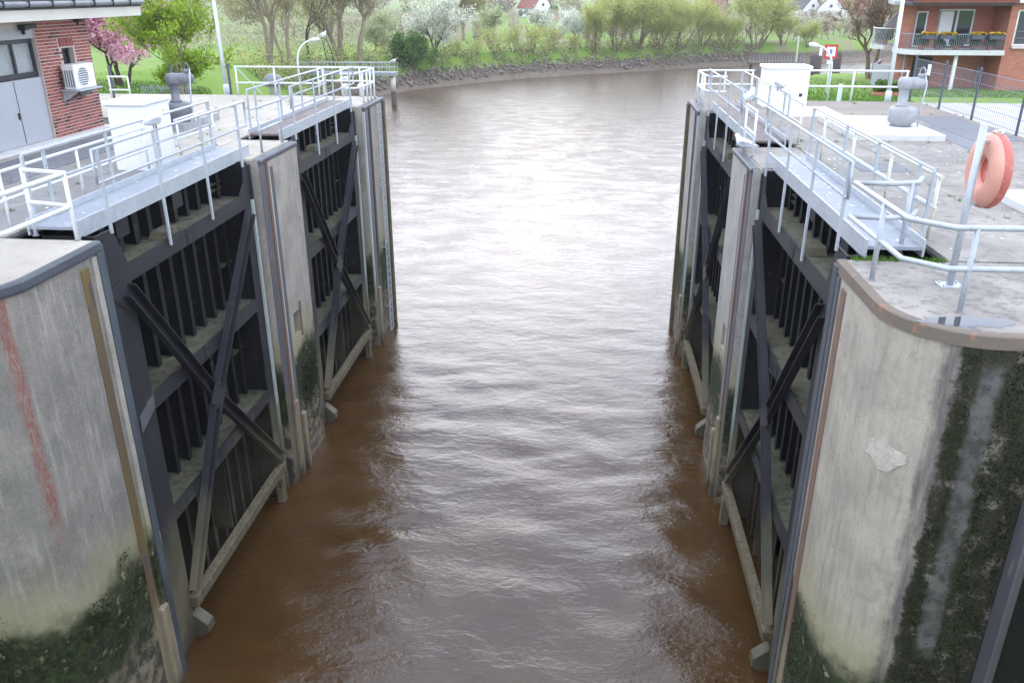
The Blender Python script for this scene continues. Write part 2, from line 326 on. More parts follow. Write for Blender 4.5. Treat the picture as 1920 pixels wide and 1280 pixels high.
def tag(o, label=None, cat=None, group=None, kind=None):
    if label: o['label'] = label
    if cat: o['category'] = cat
    if group: o['group'] = group
    if kind: o['kind'] = kind
    return o
def thing(name, label, cat, loc, group=None):
    o = bpy.data.objects.new(name, None); col.objects.link(o); o.location = loc; o.empty_display_size = .3
    WL[o.name] = tuple(loc); return tag(o, label, cat, group)
def struct(name, mb, mat, **k): return tag(mb.build(name, mat, **k), kind='structure')
def meshobj(name, V, F, mat, parent=None, smooth=False):
    me = bpy.data.meshes.new(name); V = np.asarray(V, np.float32); F = np.asarray(F, np.int32)
    me.vertices.add(len(V)); me.vertices.foreach_set('co', V.ravel()); k = F.shape[1]
    me.loops.add(F.size); me.loops.foreach_set('vertex_index', F.ravel()); me.polygons.add(len(F))
    me.polygons.foreach_set('loop_start', np.arange(0, F.size, k, dtype=np.int32)); me.polygons.foreach_set('loop_total', np.full(len(F), k, np.int32))
    if smooth: me.polygons.foreach_set('use_smooth', np.ones(len(F), bool))
    me.update(calc_edges=True); me.validate()
    me.materials.append(M[mat]); o = bpy.data.objects.new(name, me); col.objects.link(o)
    if parent is not None: o.parent = parent
    WL[o.name] = (0, 0, 0)
    return o
def copyobj(o, parent=None, loc=None):
    c = o.copy(); col.objects.link(c); c.parent = parent
    if loc is not None: c.location = loc
    return c
def copytree(o, loc, rz=0, sc=1, parent=None):
    c = o.copy(); col.objects.link(c); c.parent = parent; c.location = loc; c.rotation_euler = (0, 0, rz); c.scale = (sc,) * 3 if not hasattr(sc, '__len__') else sc
    for ch in o.children:
        d = ch.copy(); col.objects.link(d); d.parent = c
        for g in ch.children:
            e = g.copy(); col.objects.link(e); e.parent = d
    return c

C = -1.9; WZ = -.4
def S(side, u): return C + side * u
DECK = 8.4

# ------------------------------------------------------------------ land and water
bankL = np.array([(-7.5, 31.3), (-10.8, 33), (-16, 45), (-22, 65), (-26, 84), (-27.5, 98), (-27, 106), (-23.5, 115), (-17.5, 123), (-11.5, 131), (-.5, 140), (8.5, 146), (18, 153), (28, 160), (33, 164), (46, 169), (80, 184), (200, 226), (600, 330)], float)
bankR = np.array([(3.75, 31.3), (5, 38), (7.5, 48), (11.5, 60), (17, 74), (30, 90), (52, 106), (100, 125), (200, 165), (600, 250)], float)
riv = np.vstack([[(-7.5, -80)], bankL, bankR[::-1], [(3.75, -80)]])
def sdist(P):
    ins = np.zeros(len(P), bool); dm = np.full(len(P), 1e9); n = len(riv)
    for i in range(n):
        a = riv[i]; b = riv[(i + 1) % n]; ab = b - a; t = np.clip(((P - a) @ ab) / (ab @ ab), 0, 1); dm = np.minimum(dm, np.linalg.norm(P - (a + t[:, None] * ab), axis=1))
        c = ((a[1] > P[:, 1]) != (b[1] > P[:, 1])); xs = (b[0] - a[0]) * (P[:, 1] - a[1]) / (b[1] - a[1] + 1e-12) + a[0]; ins ^= c & (P[:, 0] < xs)
    return np.where(ins, -dm, dm)
def snoise(x, y, f, seed):
    r = np.random.RandomState(seed); o = 0
    for i in range(7):
        a = r.uniform(0, 6.28); k = f * r.uniform(.6, 1.7); o = o + np.sin(k * (x * math.cos(a) + y * math.sin(a)) + r.uniform(0, 6.28))
    return o / 7
def land_h(x, y):
    x = np.atleast_1d(np.asarray(x, float)); y = np.atleast_1d(np.asarray(y, float))
    d = sdist(np.stack([x, y], 1)) + .9 * snoise(x, y, .5, 3) * np.clip((y - 40) / 20, 0, 1)
    left = np.interp(y, [31, 36, 50, 75, 100, 130, 170], [8.15, 8.1, 7.4, 6.0, 4.3, 3.1, 3.0])
    right = np.interp(y, [31, 33, 44, 60, 72, 86, 120, 170], [8.15, 8.08, 7.55, 6.8, 5.9, 4.3, 3.0, 3.0])
    lnd = np.where((x > 0) & (y < 120), right, left) + .12 * snoise(x, y, .25, 5) * np.clip((y - 33) / 8, 0, 1)
    prof = np.where(d < 0, -.6 + d * .35, np.where(d < 1.5, -.6 + d * .73, np.where(d < 5.3, .5 + (d - 1.5) * .62, 2.85 + (d - 5.3) * .8)))
    prof = np.where((x > 0) & (y < 100) & (d > 0), prof + d * 1.7, prof)
    prof = np.where((y < 44) & (d > 0), prof + d * 1.6 * np.clip((44 - y) / 8, 0, 1), prof)
    h = np.minimum(lnd, np.maximum(prof, -2.6))
    lockz = y < 31.3
    h = np.where(lockz, np.where((x > S(-1, 8.0)) & (x < S(1, 8.0)), -2.6, 7.9), h)
    return h
def axis(parts):
    o = []
    for a, b, s in parts: o += list(np.arange(a, b, s))
    return np.array(o + [parts[-1][1]])
gx = axis([(-2500, -400, 150), (-400, -120, 20), (-120, -50, 3.5), (-50, 60, .9), (60, 120, 3), (120, 400, 20), (400, 2500, 150)])
gy = axis([(-300, -20, 40), (-20, 30, 5), (30, 31.2, 1.2), (31.25, 60, .8), (60, 95, 1.6), (95, 170, .9), (170, 240, 4), (240, 500, 13), (500, 3000, 125)])
GX, GY = np.meshgrid(gx, gy); Hh = land_h(GX.ravel(), GY.ravel())
nx, ny = len(gx), len(gy); ii = (np.arange(ny - 1)[:, None] * nx + np.arange(nx - 1)[None]).ravel()
tag(meshobj('ground', np.stack([GX.ravel(), GY.ravel(), Hh], 1), np.stack([ii, ii + 1, ii + nx + 1, ii + nx], 1), 'land', smooth=True), kind='structure')

# lock water: real swell that dies out to the river sheet
wx = np.arange(S(-1, 7.9), S(1, 7.9) + .01, .09); wy = axis([(-12, 8, .35), (8, 27, .075), (27, 40, .12)])
WX, WY = np.meshgrid(wx, wy); rw = np.random.RandomState(11); Hw = np.zeros_like(WX)
for i in range(26):
    lam = rw.uniform(.75, 2.3); a = rw.normal(0, .55); k = 6.283 / lam; cx = rw.uniform(-6, 2)
    ph = k * (WY * math.cos(a) + WX * math.sin(a) + .018 * rw.normal() * (WX - cx) ** 2) + rw.uniform(0, 6.28)
    env = .55 + .45 * np.sin(WX * rw.uniform(.3, .9) + WY * rw.uniform(.15, .5) + rw.uniform(0, 6.28))
    Hw += .0027 * lam ** 1.15 * env * np.sin(ph)
Hw *= np.clip((40 - WY) / 16, 0, 1) * np.interp(np.abs(WX - C), [0, 4.2, 5.6, 8], [1, 1, .6, .35])
nx, ny = len(wx), len(wy); ii = (np.arange(ny - 1)[:, None] * nx + np.arange(nx - 1)[None]).ravel()
tag(meshobj('lock_water', np.stack([WX.ravel(), WY.ravel(), WZ + Hw.ravel()], 1), np.stack([ii, ii + 1, ii + nx + 1, ii + nx], 1), 'water', smooth=True), kind='structure')
rwat = MB()
for x0, x1, y0, y1 in ((S(-1, 7.9), S(1, 7.9), 40, 600), (-300, S(-1, 7.9), 31.6, 600), (S(1, 7.9), 900, 31.6, 600)):
    rwat.add([(x0, y0, WZ), (x1, y0, WZ), (x1, y1, WZ), (x0, y1, WZ)], [(0, 1, 2, 3)])
struct('river_water', rwat, 'water', fixn=False)

# ------------------------------------------------------------------ lock walls
def near_outline(side):
    p = [(S(side, 5.65), 11.95), (S(side, 5.65), 10.2)]
    for k in range(1, 10):
        a = k / 9 * math.pi / 2; p.append((S(side, 6.75 - 1.1 * math.cos(a)), 10.2 - 1.1 * math.sin(a)))
    p += [(S(side, 13), 9.1), (S(side, 13), 11.95)]
    return p
def lock_pier(side, which, y0, y1, mat, label):
    t = thing('lock_pier', label, 'lock wall', (S(side, 5.65), (y0 + y1) / 2, -2.5))
    b = MB()
    if which == 'near':
        b.prism(near_outline(side), 'z', -2.5, 8.37)
    elif which == 'mid':
        u0, u1 = 5.65, 7.2; hy0, hy1, hz0, hz1 = 19.92, 20.4, 3.45, 4.1
        for a in ((u0, u1, y0, hy0, -2.5, 8.37), (u0, u1, hy1, y1, -2.5, 8.37), (u0, u1, hy0, hy1, -2.5, hz0), (u0, u1, hy0, hy1, hz1, 8.37), (6.1, u1, hy0, hy1, hz0, hz1)):
            b.box(S(side, a[0]), S(side, a[1]), *a[2:])
    else:
        b.box(S(side, 5.65), S(side, 7.2), y0, y1, -2.5, 8.37); b.box(S(side, 7.201), S(side, 8.6), y0 + 1, y1, -2.5, 7.94)
    b.build('wall_body', mat, t)
    return t
def vstrip(t, name, side, u0, u1, y0, y1, z0, z1, mat, bev=.008): return MB().box(S(side, u0), S(side, u1), y0, y1, z0, z1).build(name, mat, t, bevel=bev)

for side in (-1, 1):
    L_ = side < 0; w_ = 'left' if L_ else 'right'
    back = MB(); ub = 7.2
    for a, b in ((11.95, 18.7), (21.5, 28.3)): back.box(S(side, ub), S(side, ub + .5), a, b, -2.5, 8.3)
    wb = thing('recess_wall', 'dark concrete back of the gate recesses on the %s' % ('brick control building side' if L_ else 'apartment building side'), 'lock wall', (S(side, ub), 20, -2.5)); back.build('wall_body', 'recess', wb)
    t = lock_pier(side, 'near', 9.1, 11.95, 'conc_left' if L_ else 'conc_right',
                  'rounded grey concrete lock pier with a red paint streak and dark steel edge' if L_ else 'rounded pale concrete lock pier with thick moss band and rusty steel edge')
    ol = near_outline(side)[:-1]; ns = MB()
    path = [Vector((p[0], p[1], 0)) for p in ol]
    if L_:
        path = path[:-1] + [Vector((S(side, 12), 9.1, 0))]
    prof = [(-.06, 8.403), (.02, 8.40), (.045, 8.37), (.05, 8.27), (.04, 8.235), (.006, 8.23)] if L_ else [(-.10, 8.404), (.0, 8.40), (.022, 8.385), (.026, 8.235), (.006, 8.23)]
    vs = []; n = len(prof)
    for i, p in enumerate(path):
        a = path[max(0, i - 1)]; b = path[min(len(path) - 1, i + 1)]; d = (b - a).normalized(); nrm = Vector((d.y, -d.x, 0)) * (side * 1.0)
        if nrm.dot(Vector((-side, -1, 0))) < 0: nrm = -nrm
        vs += [(p.x + nrm.x * r, p.y + nrm.y * r, z) for r, z in prof]
    ns.add(vs, [(i * n + k, i * n + k + 1, (i + 1) * n + k + 1, (i + 1) * n + k) for i in range(len(path) - 1) for k in range(n - 1)])
    ns.build('edge_nosing', 'nose_dark' if L_ else 'nose_rust', t)
    vstrip(t, 'corner_plate', side, 5.635, 5.75, 11.34, 11.56, -2, 8.1, 'olive' if L_ else 'rust')
    vstrip(t, 'corner_angle', side, 5.61, 5.66, 11.80, 12.0, -2, 8.33, 'teal')
    vstrip(t, 'edge_pad', side, 5.62, 5.72, 11.66, 11.79, -2, 8.2, 'conc' if L_ else 'plum')
    if L_: vstrip(t, 'timber_fender', side, 5.55, 5.68, 11.50, 11.74, -2, 1.5, 'timber_w', .02)
    else:
        # patch of fresh mortar and the dark steel stop beside the mossy face
        pt = MB(); pr = random.Random(3); pl = [(3.755 + .0, 0)]
        ring = [(9.60 + .21 * (1 + .35 * pr.uniform(-1, 1)) * math.cos(k * .5236), 6.55 + .2 * (1 + .4 * pr.uniform(-1, 1)) * math.sin(k * .5236)) for k in range(12)]
        def surf(y, off):
            a = math.asin(max(-1, min(1, (10.2 - y) / 1.1))); return (S(1, 6.75 - (1.1 + off) * math.cos(a)), 10.2 - (1.1 + off) * math.sin(a))
        R4 = [[(9.60 + (yy - 9.60) * q_, 6.55 + (zz - 6.55) * q_) for yy, zz in ring] for q_ in (1, .75, .5, .25, .02)]
        for rg_ in R4: pt.v += [(*surf(y, .012), z) for y, z in rg_]
        pt.v += [(*surf(y, -.03), z) for y, z in ring]
        pt.f += [(a * 12 + i, a * 12 + (i + 1) % 12, (a + 1) * 12 + (i + 1) % 12, (a + 1) * 12 + i) for a in range(4) for i in range(12)] + [tuple(48 + i for i in range(12))] + [(i, (i + 1) % 12, 60 + (i + 1) % 12, 60 + i) for i in range(12)]
        pt.build('mortar_patch', weather('fresh_mortar', (.50, .45, .38), (.40, .36, .30), 9, .9, .6, 40), t)
    vstrip(t, 'stop_panel', side, 7.52, 9.4, 8.86, 9.09, -2, 7.2, 'steel_skin')
    vstrip(t, 'stop_edge_angle', side, 7.40, 7.51, 8.80, 9.095, -2, 7.25, 'plum', .02)
    # moss tufts growing on the concrete
    rr = np.random.RandomState(5 + side); P = []; Nn = []
    if L_:
        for _ in range(5200):
            y = rr.uniform(9.15, 11.35); z = 3.0 + rr.normal(0, .45) - abs(rr.normal(0, .8)); 
            if z < .9 or z > 3.25: continue
            if math.sin(y * 5 + z * 3) + math.sin(z * 6 - y * 4) + rr.uniform(-.25, .25) < .1 + max(0, z - 2.7) * 1.6: continue
            if y < 10.2: a = math.asin((10.2 - y) / 1.1); P.append((S(side, 6.75 - 1.1 * math.cos(a)), y, z)); Nn.append((-side * math.cos(a), -math.sin(a), 0))
            else: P.append((S(side, 5.65), y, z)); Nn.append((-side, 0, 0))
        for _ in range(5000): P.append((S(side, 6.75 + rr.uniform(-.2, 3)), 9.1, 2.8 + rr.normal(0, .35) - abs(rr.normal(0, .8)))); Nn.append((0, -1, 0))
    else:
        for _ in range(15000):
            x = rr.uniform(4.42, 5.45); z = rr.uniform(1.0, 8.2)
            if 4.64 < x < 4.95 and rr.rand() < .985 and z > 3.7: continue
            if math.sin(x * 19 + z * 2.2) + math.sin(z * 5 - x * 6) + rr.uniform(-1, 1) < -.75: continue
            P.append((x, 9.1, z)); Nn.append((0, -1, 0))
        for _ in range(1500):
            y = rr.uniform(9.9, 11.3); z = 1.6 + rr.normal(0, .5); P.append((S(side, 5.65) if y > 10.2 else S(side, 5.69), y, z)); Nn.append((-side, 0, 0))
    P = np.array(P); Nn = np.array(Nn, float); k = len(P); dirv = Nn + rr.normal(0, .55, (k, 3)) + np.array([0, 0, -.25]); dirv /= np.linalg.norm(dirv, axis=1)[:, None]
    sv = np.cross(dirv, rr.normal(0, 1, (k, 3))); sv /= np.linalg.norm(sv, axis=1)[:, None]; ln = rr.uniform(.008, .03, (k, 1)); wd = rr.uniform(.006, .016, (k, 1))
    V = np.stack([P - sv * wd, P + sv * wd, P + dirv * ln + sv * wd * .5, P + dirv * ln - sv * wd * .5], 1).reshape(-1, 3) - np.array(WL[t.name]); F = np.arange(4 * k).reshape(-1, 4)
    tag(meshobj('moss', V, F, 'mossm', t), kind='stuff')
    # middle pier
    t = lock_pier(side, 'mid', 18.72, 21.45, 'conc' if L_ else 'conc_light',
                  'narrow concrete pier with steel guide strips between the gates, brick building side' if L_ else 'narrow concrete pier between the gates under the sitting gull')
    vstrip(t, 'guide_strip', side, 5.63, 5.72, 18.74, 19.06, -2, 8.3, 'plum')
    vstrip(t, 'rust_strip', side, 5.60, 5.70, 19.12, 19.22, -2, 8.33, 'rust')
    vstrip(t, 'edge_strip', side, 5.61, 5.69, 19.27, 19.33, -2, 8.1, 'seal')
    vstrip(t, 'guide_strip', side, 5.625, 5.70, 19.36, 19.58, -2, 8.1, 'plum')
    vstrip(t, 'timber_fender', side, 5.54, 5.63, 19.1, 19.34, -2, 1.9, 'timber_w', .02)
    vstrip(t, 'timber_fender', side, 5.53, 5.66, 19.62, 19.82, -2, 1.3, 'timber_w', .02)
    vstrip(t, 'edge_nosing', side, 5.60, 5.82, 18.73, 21.44, 8.26, 8.385, 'nose_dark', .03)
    if L_:
        vstrip(t, 'pocket_frame', side, 5.62, 5.66, 20.405, 20.5, 3.3, 4.3, 'rust')
        rr = np.random.RandomState(9); k = 1600; P = np.stack([np.full(k, S(side, 5.65)), rr.uniform(20.0, 21.3, k), 1.9 + rr.normal(0, .45, k)], 1); d = rr.normal(0, .5, (k, 3)) + np.array([1, 0, -.3]); d /= np.linalg.norm(d, axis=1)[:, None]; sv = np.cross(d, rr.normal(0, 1, (k, 3))); sv /= np.linalg.norm(sv, axis=1)[:, None]
        ln = rr.uniform(.02, .07, (k, 1)); V = np.stack([P - sv * .012, P + sv * .012, P + d * ln + sv * .006, P + d * ln - sv * .006], 1).reshape(-1, 3) - np.array(WL[t.name])
        tag(meshobj('moss', V, np.arange(4 * k).reshape(-1, 4), 'mossm', t), kind='stuff')
    # outer pier
    t = lock_pier(side, 'far', 28.3, 31.3, 'conc' if L_ else 'conc_light',
                  'outer concrete pier head with ladder under the white corner railing' if L_ else 'outer concrete pier head with worn timber strips, no ladder')
    vstrip(t, 'seal_strip', side, 5.60, 5.70, 28.36, 28.5, -2, 8.2, 'seal')
    vstrip(t, 'guide_strip', side, 5.62, 5.72, 28.62, 29.0, -2, 8.25, 'plum')
    vstrip(t, 'guide_strip', side, 5.61, 5.71, 29.06, 29.3, -2, 8.25, 'steel')
    vstrip(t, 'timber_fender', side, 5.54, 5.66, 28.7, 28.95, -2, 1.8, 'timber_w', .02)
    vstrip(t, 'timber_fender', side, 5.53, 5.67, 31.0, 31.24, -2, 8.3, 'timber', .02)
    vstrip(t, 'edge_nosing', side, 5.58, 5.8, 28.31, 31.29, 8.25, 8.385, 'nose_dark', .03)
    if L_:
        ld = thing('ladder', 'galvanised steel access ladder down the outer pier head', 'ladder', (S(side, 5.5), 30.1, -1))
        for yy in (29.92, 30.32): MB().box(S(side, 5.47), S(side, 5.52), yy - .02, yy + .02, -1.2, 8.3).build('stringer', 'galv', ld)
        rung = MB().tube([(S(side, 5.495), 29.94, -1), (S(side, 5.495), 30.30, -1)], .014, 6).build('rung', 'galv', ld)
        for k in range(1, 31): c = copyobj(rung, ld); c.location = (0, 0, .3 * k)
        for zz in (.6, 3, 5.4, 7.8):
            MB().box(S(side, 5.52), S(side, 5.66), 29.9, 29.94, zz, zz + .05).box(S(side, 5.52), S(side, 5.66), 30.3, 30.34, zz, zz + .05).build('bracket', 'galv', ld)

# ------------------------------------------------------------------ mitre gates lying open in their recesses
def channel(a, b, wd, dp, u_in):
    """U-section brace between (y,z) a and b; returns builder in (u,y,z)"""
    m = MB(); d = Vector((0, b[0] - a[0], b[1] - a[1])); ln = d.length; d.normalize(); pn = Vector((0, -d.z, d.y)); A = Vector((0, a[0], a[1])); B = Vector((0, b[0], b[1]))
    def bar(o0, o1, u0, u1):
        vs = []
        for p in (A, B):
            for o in (o0, o1):
                for u in (u0, u1): vs.append(Vector((u, 0, 0)) + p + pn * o)
        m.add(vs, [(0, 1, 3, 2), (4, 6, 7, 5), (0, 4, 5, 1), (2, 3, 7, 6), (0, 2, 6, 4), (1, 5, 7, 3)])
    bar(-wd / 2 + .021, wd / 2 - .021, u_in - .02, u_in); bar(-wd / 2, -wd / 2 + .02, u_in - dp, u_in + .002); bar(wd / 2 - .02, wd / 2, u_in - dp, u_in + .002)
    return m
def gate(side, y0, label, grate, sfx):
    t = thing('lock_gate', label, 'lock gate', (S(side, 6.3), y0 + 3.2, -1.2), 'open mitre gate leaves of the lock')
    def T(mb): mb.v = [(S(side, p[0]), y0 + p[1], p[2]) for p in mb.v]; return mb
    def bx(name, u0, u1, a, b, z0, z1, mat, par=t, bev=0): return T(MB().box(u0, u1, a, b, z0, z1)).build(name, mat, par, bevel=bev)
    bx('skin_plate', 6.75, 6.78, .0, 6.4, -1.4, 8.3, 'steel_skin')
    T(MB().prism([(0, -1.4), (.8, -1.4), (.8, 7.7), (.52, 8.38), (0, 8.38)], 'x', 5.85, 5.88)).build('heel_post', 'steel', t)
    hp = MB().box(5.881, 6.749, .0, .05, -1.4, 8.38); hp.box(5.881, 6.749, .72, .75, -1.4, 7.65); T(hp).build('heel_post_web', 'steel_skin', t)
    T(MB().prism([(5.92, -1.4), (6.36, -1.4), (6.36, 8.38), (6.16, 8.38), (6.06, 7.95), (5.72, 7.7), (5.92, 7.35)], 'x', 5.845, 5.878)).build('mitre_post', 'steel', t)
    mp = MB().box(5.881, 6.749, 6.3, 6.34, -1.4, 8.38); mp.box(5.881, 6.749, 5.98, 6.0, -1.4, 7.6); T(mp).build('mitre_post_web', 'steel_skin', t)
    bx('seal_strip', 5.79, 5.842, 6.30, 6.40, -1.4, 7.5, 'seal'); bx('mitre_seal', 5.82, 6.1, 6.365, 6.47, -1.4, 8.3, 'steel')
    gz = (7.7, 5.2, 2.75)
    for z in gz:
        g = bx('girder', 5.851, 5.879, .803, 5.915, z - .33, z, 'steel')
        bx('girder_ledge', 5.882, 6.748, .752, 5.979, z - .06, z - .04, 'ledge', g)
        bx('splice_plate', 5.838, 5.85, 3.0, 3.42, z - .31, z - .02, 'steel', g)
        bl = MB()
        for i in range(6):
            for j in range(4): bl.lathe((0, 0, 0), [(.014, 0), (.010, .009), (.001, .011)], 6); q = bl.v[-18:]; bl.v[-18:] = [(5.838 - p[2], 3.04 + i * .068 + p[0], z - .27 + j * .07 + p[1]) for p in q]
        tag(T(bl).build('rivets', 'steel', g), kind='stuff')
    rb = None
    for i in range(10):
        yy = .98 + i * .53
        m = MB().box(6.34, 6.749, yy, yy + .02, -1.4, 8.25).box(6.32, 6.34, yy - .06, yy + .08, -1.4, 8.25)
        o = T(m).build('rib', 'steel_skin', t)
    for z in (8.0, 7.86): bx('shelf_plate', 6.35, 6.74, 5.3, 5.97, z, z + .02, 'ledge')
    bx('shelf_plate', 6.35, 6.74, 5.3, 5.97, 6.1, 6.13, 'ledge'); bx('shelf_plate', 6.35, 6.74, 5.3, 5.97, 3.9, 3.93, 'ledge')
    for yy in (1.35, 3.5): bx('hanger_plate', 6.28, 6.31, yy, yy + .42, 7.95, 8.42, 'steel')
    # hatch box standing on the top ledge
    hb = MB().prism([(0, 7.67), (.75, 7.67), (.62, 7.8), (.1, 7.8)], 'x', 5.95, 6.25); T(MB().add([(p[0], p[1] + 2.3, p[2]) for p in hb.v], hb.f)).build('hatch_box', 'ledge', t)
    # diagonal bracing, four channels meeting on a gusset
    cy, cz = 3.05, 4.05
    for a, b, uu in (((.55, 7.3), (cy - .12, cz + .16), 5.845), ((cy + .12, cz - .16), (6.12, .66), 5.845), ((6.0, 7.3), (cy + .12, cz + .16), 5.82), ((cy - .12, cz - .16), (.82, .7), 5.82)):
        T(channel(a, b, .27, .15, uu)).build('diagonal_brace', 'steel', t)
    T(MB().prism([(cy - .38, cz), (cy, cz - .42), (cy + .38, cz), (cy, cz + .42)], 'x', 5.70, 5.73)).build('gusset_plate', 'steel', t)
    T(MB().prism([(.0, 7.38), (.45, 7.52), (.75, 7.1), (.6, 6.85)], 'x', 5.832, 5.848)).build('gusset_plate', 'steel', t)
    bx('bottom_beam', 5.66, 5.86, .7, 6.1, .36, .6, 'timber', bev=.015); bx('bottom_post', 5.64, 5.84, 5.62, 5.86, -1.4, .34, 'timber', bev=.015)
    sh = MB().prism([(5.86, .16), (5.56, -.12), (5.54, -.30), (5.86, -.55)], 'y', .72, 1.0); T(sh).build('shoe', 'steel', t)
    if sfx == 0: T(MB().prism([(.22, 4.68), (.78, 4.92), (.79, 5.2), (.24, 5.0)], 'x', 5.836, 5.849)).build('repair_patch', 'plum', t)
    bx('web_plate', 5.88, 6.74, 3.1, 3.13, .6, 2.68, 'steel_skin')
    # walkway and its railings, carried by the leaf
    wk = bx('walkway', 6.11, 6.89, -.05, 7.15, 8.50, 8.55, grate)
    bx('toe_board', 6.075, 6.108, -.05, 7.15, 8.36, 8.64, 'galv', wk); bx('toe_board', 6.892, 6.925, -.05, 7.15, 8.40, 8.66, 'galv', wk)
    for yy in (.4, 2.3, 4.2, 6.0): bx('bearer', 6.15, 6.85, yy, yy + .08, 8.385, 8.498, 'ledge', wk)
    for yy in (.45, 2.35, 4.25, 6.05): bx('walkway_support', 6.45, 6.52, yy, yy + .06, 7.66, 8.384, 'steel_skin')
    def rail(uu, ya, yb, zt, zm, posts, name):
        ro = T(MB().tube([(uu, ya, zm), (uu, ya, zt), (uu, yb, zt), (uu, yb, zm), (uu, ya, zm)], .026, 8)).build(name, 'galv', t)
        for (yy, zb) in posts: T(MB().box(uu - .022, uu + .022, yy - .03, yy + .03, zb, zt - .02)).build('post', 'galv', ro, bevel=.006)
    rail(5.82, .3, 6.55, 9.7, 9.17, [(.45, 8.32), (2.3, 7.58), (4.2, 7.58), (6.05, 8.32)], 'railing')
    rail(6.96, .25, 7.2, 9.62, 9.1, [(.25, 8.42), (.8, 8.42), (2.7, 8.42), (4.6, 8.42), (7.15, 8.42)], 'railing')
    return t
gate(-1, 12.2, 'open lock gate beside the red-streaked pier, grey walkway on top', 'grate', 0)
gate(-1, 21.55, 'open lock gate beside the ladder pier, brown walkway on top', 'grate_brown', 1)
gate(1, 12.2, 'open lock gate beside the mossy pale pier, grey walkway on top', 'grate', 2)
gate(1, 21.55, 'open lock gate behind the gulls, brown walkway on top, apartment side', 'grate_brown', 3)

# ------------------------------------------------------------------ quay decks, slab by slab
def deck(side):
    L_ = side < 0
    d = MB()
    e = 40 if L_ else 13.62
    d.box(S(side, 7.2), S(side, e), 12.0, 31.35, 7.95, 8.355)
    d.box(S(side, 7.7), S(side, e), -20, 9.08, 7.95, 8.2) if False else None
    o = struct('quay_deck_left' if L_ else 'quay_deck_right', d, 'under')
    def sl(u0, u1, a, b, mat, z=DECK): MB().box(S(side, u0) + .006, S(side, u1) - .006, a + .006, b - .006, 8.30, z + rnd.uniform(-.003, .003)).build('slab', mat, o, bevel=.006) if False else \
        MB().box(min(S(side, u0), S(side, u1)) + .006, max(S(side, u0), S(side, u1)) - .006, a + .006, b - .006, 8.30, z + rnd.uniform(-.003, .003)).build('slab', mat, o, bevel=.006)
    # head of the near pier
    top = near_outline(side); inset = MB(); cx = S(side, 9.5); cyy = 11.2
    inset.prism([(p[0] + (cx - p[0]) * .012, p[1] + (cyy - p[1]) * .02) for p in top], 'z', 8.372, DECK)
    inset.build('slab', 'slab_l' if L_ else 'slab_r', o)
    sl(5.83, 7.2, 18.76, 21.42, 'slab_l' if L_ else 'slab_r'); sl(5.81, 7.2, 28.33, 31.28, 'slab_l' if L_ else 'slab_b')
    if L_:
        ys = [12, 13.6, 15.9, 18.2, 20.5, 22.8, 25.1, 27.4, 29.4, 31.3]
        for i in range(9):
            for j, (u0, u1) in enumerate(((7.22, 8.3), (8.3, 9.9), (9.9, 11.55))):
                m = 'slab_g' if (j == 1 and i < 4) or (j == 0 and i < 3) or (j == 2 and i == 5) else 'slab_l'
                sl(u0, u1, ys[i], ys[i + 1], m)
            for k in range(5): sl(11.9 + k * 3.2, 11.9 + k * 3.2 + 3.2, ys[i], ys[i + 1], 'slab_l') if ys[i] > 22.9 else None
        for i in range(5, 9): sl(11.55, 11.9, ys[i], ys[i + 1], 'slab_l')
    else:
        ys = [12, 14.6, 17.2, 19.8, 22.4, 25.0, 27.8, 31.3]
        for i in range(7):
            for j, (u0, u1) in enumerate(((7.22, 8.9), (8.9, 11.2), (11.2, 13.6))):
                sl(u0, u1, ys[i], ys[i + 1], 'slab_b' if i >= 5 or (j and i == 4) else 'slab_r')
    return o
deckL = deck(-1); deckR = deck(1)
struct('ground_slab_left', MB().box(-60, S(-1, 13.01), -20, 11.95, 7.0, 8.39), 'slab_l')
struct('ground_slab_right', MB().box(S(1, 13.01), 60, -20, 11.95, 7.0, 8.39), 'slab_r')
struct('gravel_path', MB().box(S(1, 13.63), 60, 12.0, 31.35, 7.6, 8.37), 'gravel')
struct('grass_verge', MB().box(S(1, 13.7), 60, 31.36, 33.4, 7.2, 8.33), 'land')

def plinth(x0, x1, y0, y1, h, mat, label, name='plinth', cat='slab'):
    o = MB().box(x0, x1, y0, y1, DECK - .02, DECK + h).build(name, mat, bevel=.015); return tag(o, label, cat)
# ------------------------------------------------------------------ fixed railings
def pipe_rail(label, path, zs, posts, mat, name='railing', r=.03, base=DECK, group=None):
    t = thing(name, label, 'railing', (path[0][0], path[0][1], base), group)
    for i, z in enumerate(zs): MB().tube([(x, y, z) for x, y in path], r, 10).build('top_rail' if i == 0 else 'mid_rail', mat, t)
    for x, y in posts:
        MB().tube([(x, y, base - .01), (x, y, zs[0])], r * .95, 10).build('post', mat, t)
        MB().lathe((x, y, base - .01), [(.055, 0), (.055, .02), (.04, .03)], 10).build('foot', 'grey_dark', t)
    return t
pipe_rail('white pipe railing along the red-streaked pier, turning in at the gate', [(-11.5, 9.45), (-8.8, 9.55), (-8.15, 9.85), (-7.9, 10.4), (-7.87, 11.95), (-8.72, 12.17)], (9.45, 8.94), [(-7.87, 11.93), (-8.70, 12.16), (-8.8, 9.55), (-10.5, 9.48)], 'galv_w', r=.034)
pipe_rail('grey pipe railing round the mossy pier beside the lifebuoy post', [(5.02, 12.72), (4.85, 12.38), (4.45, 12.25), (3.93, 12.3), (3.97, 10.22), (4.38, 9.84), (5.2, 9.86), (9.5, 9.9)], (9.45, 8.95), [(3.94, 11.02), (4.62, 9.845), (4.74, 12.33), (6.6, 9.87), (8.6, 9.89)], 'galv', r=.036)
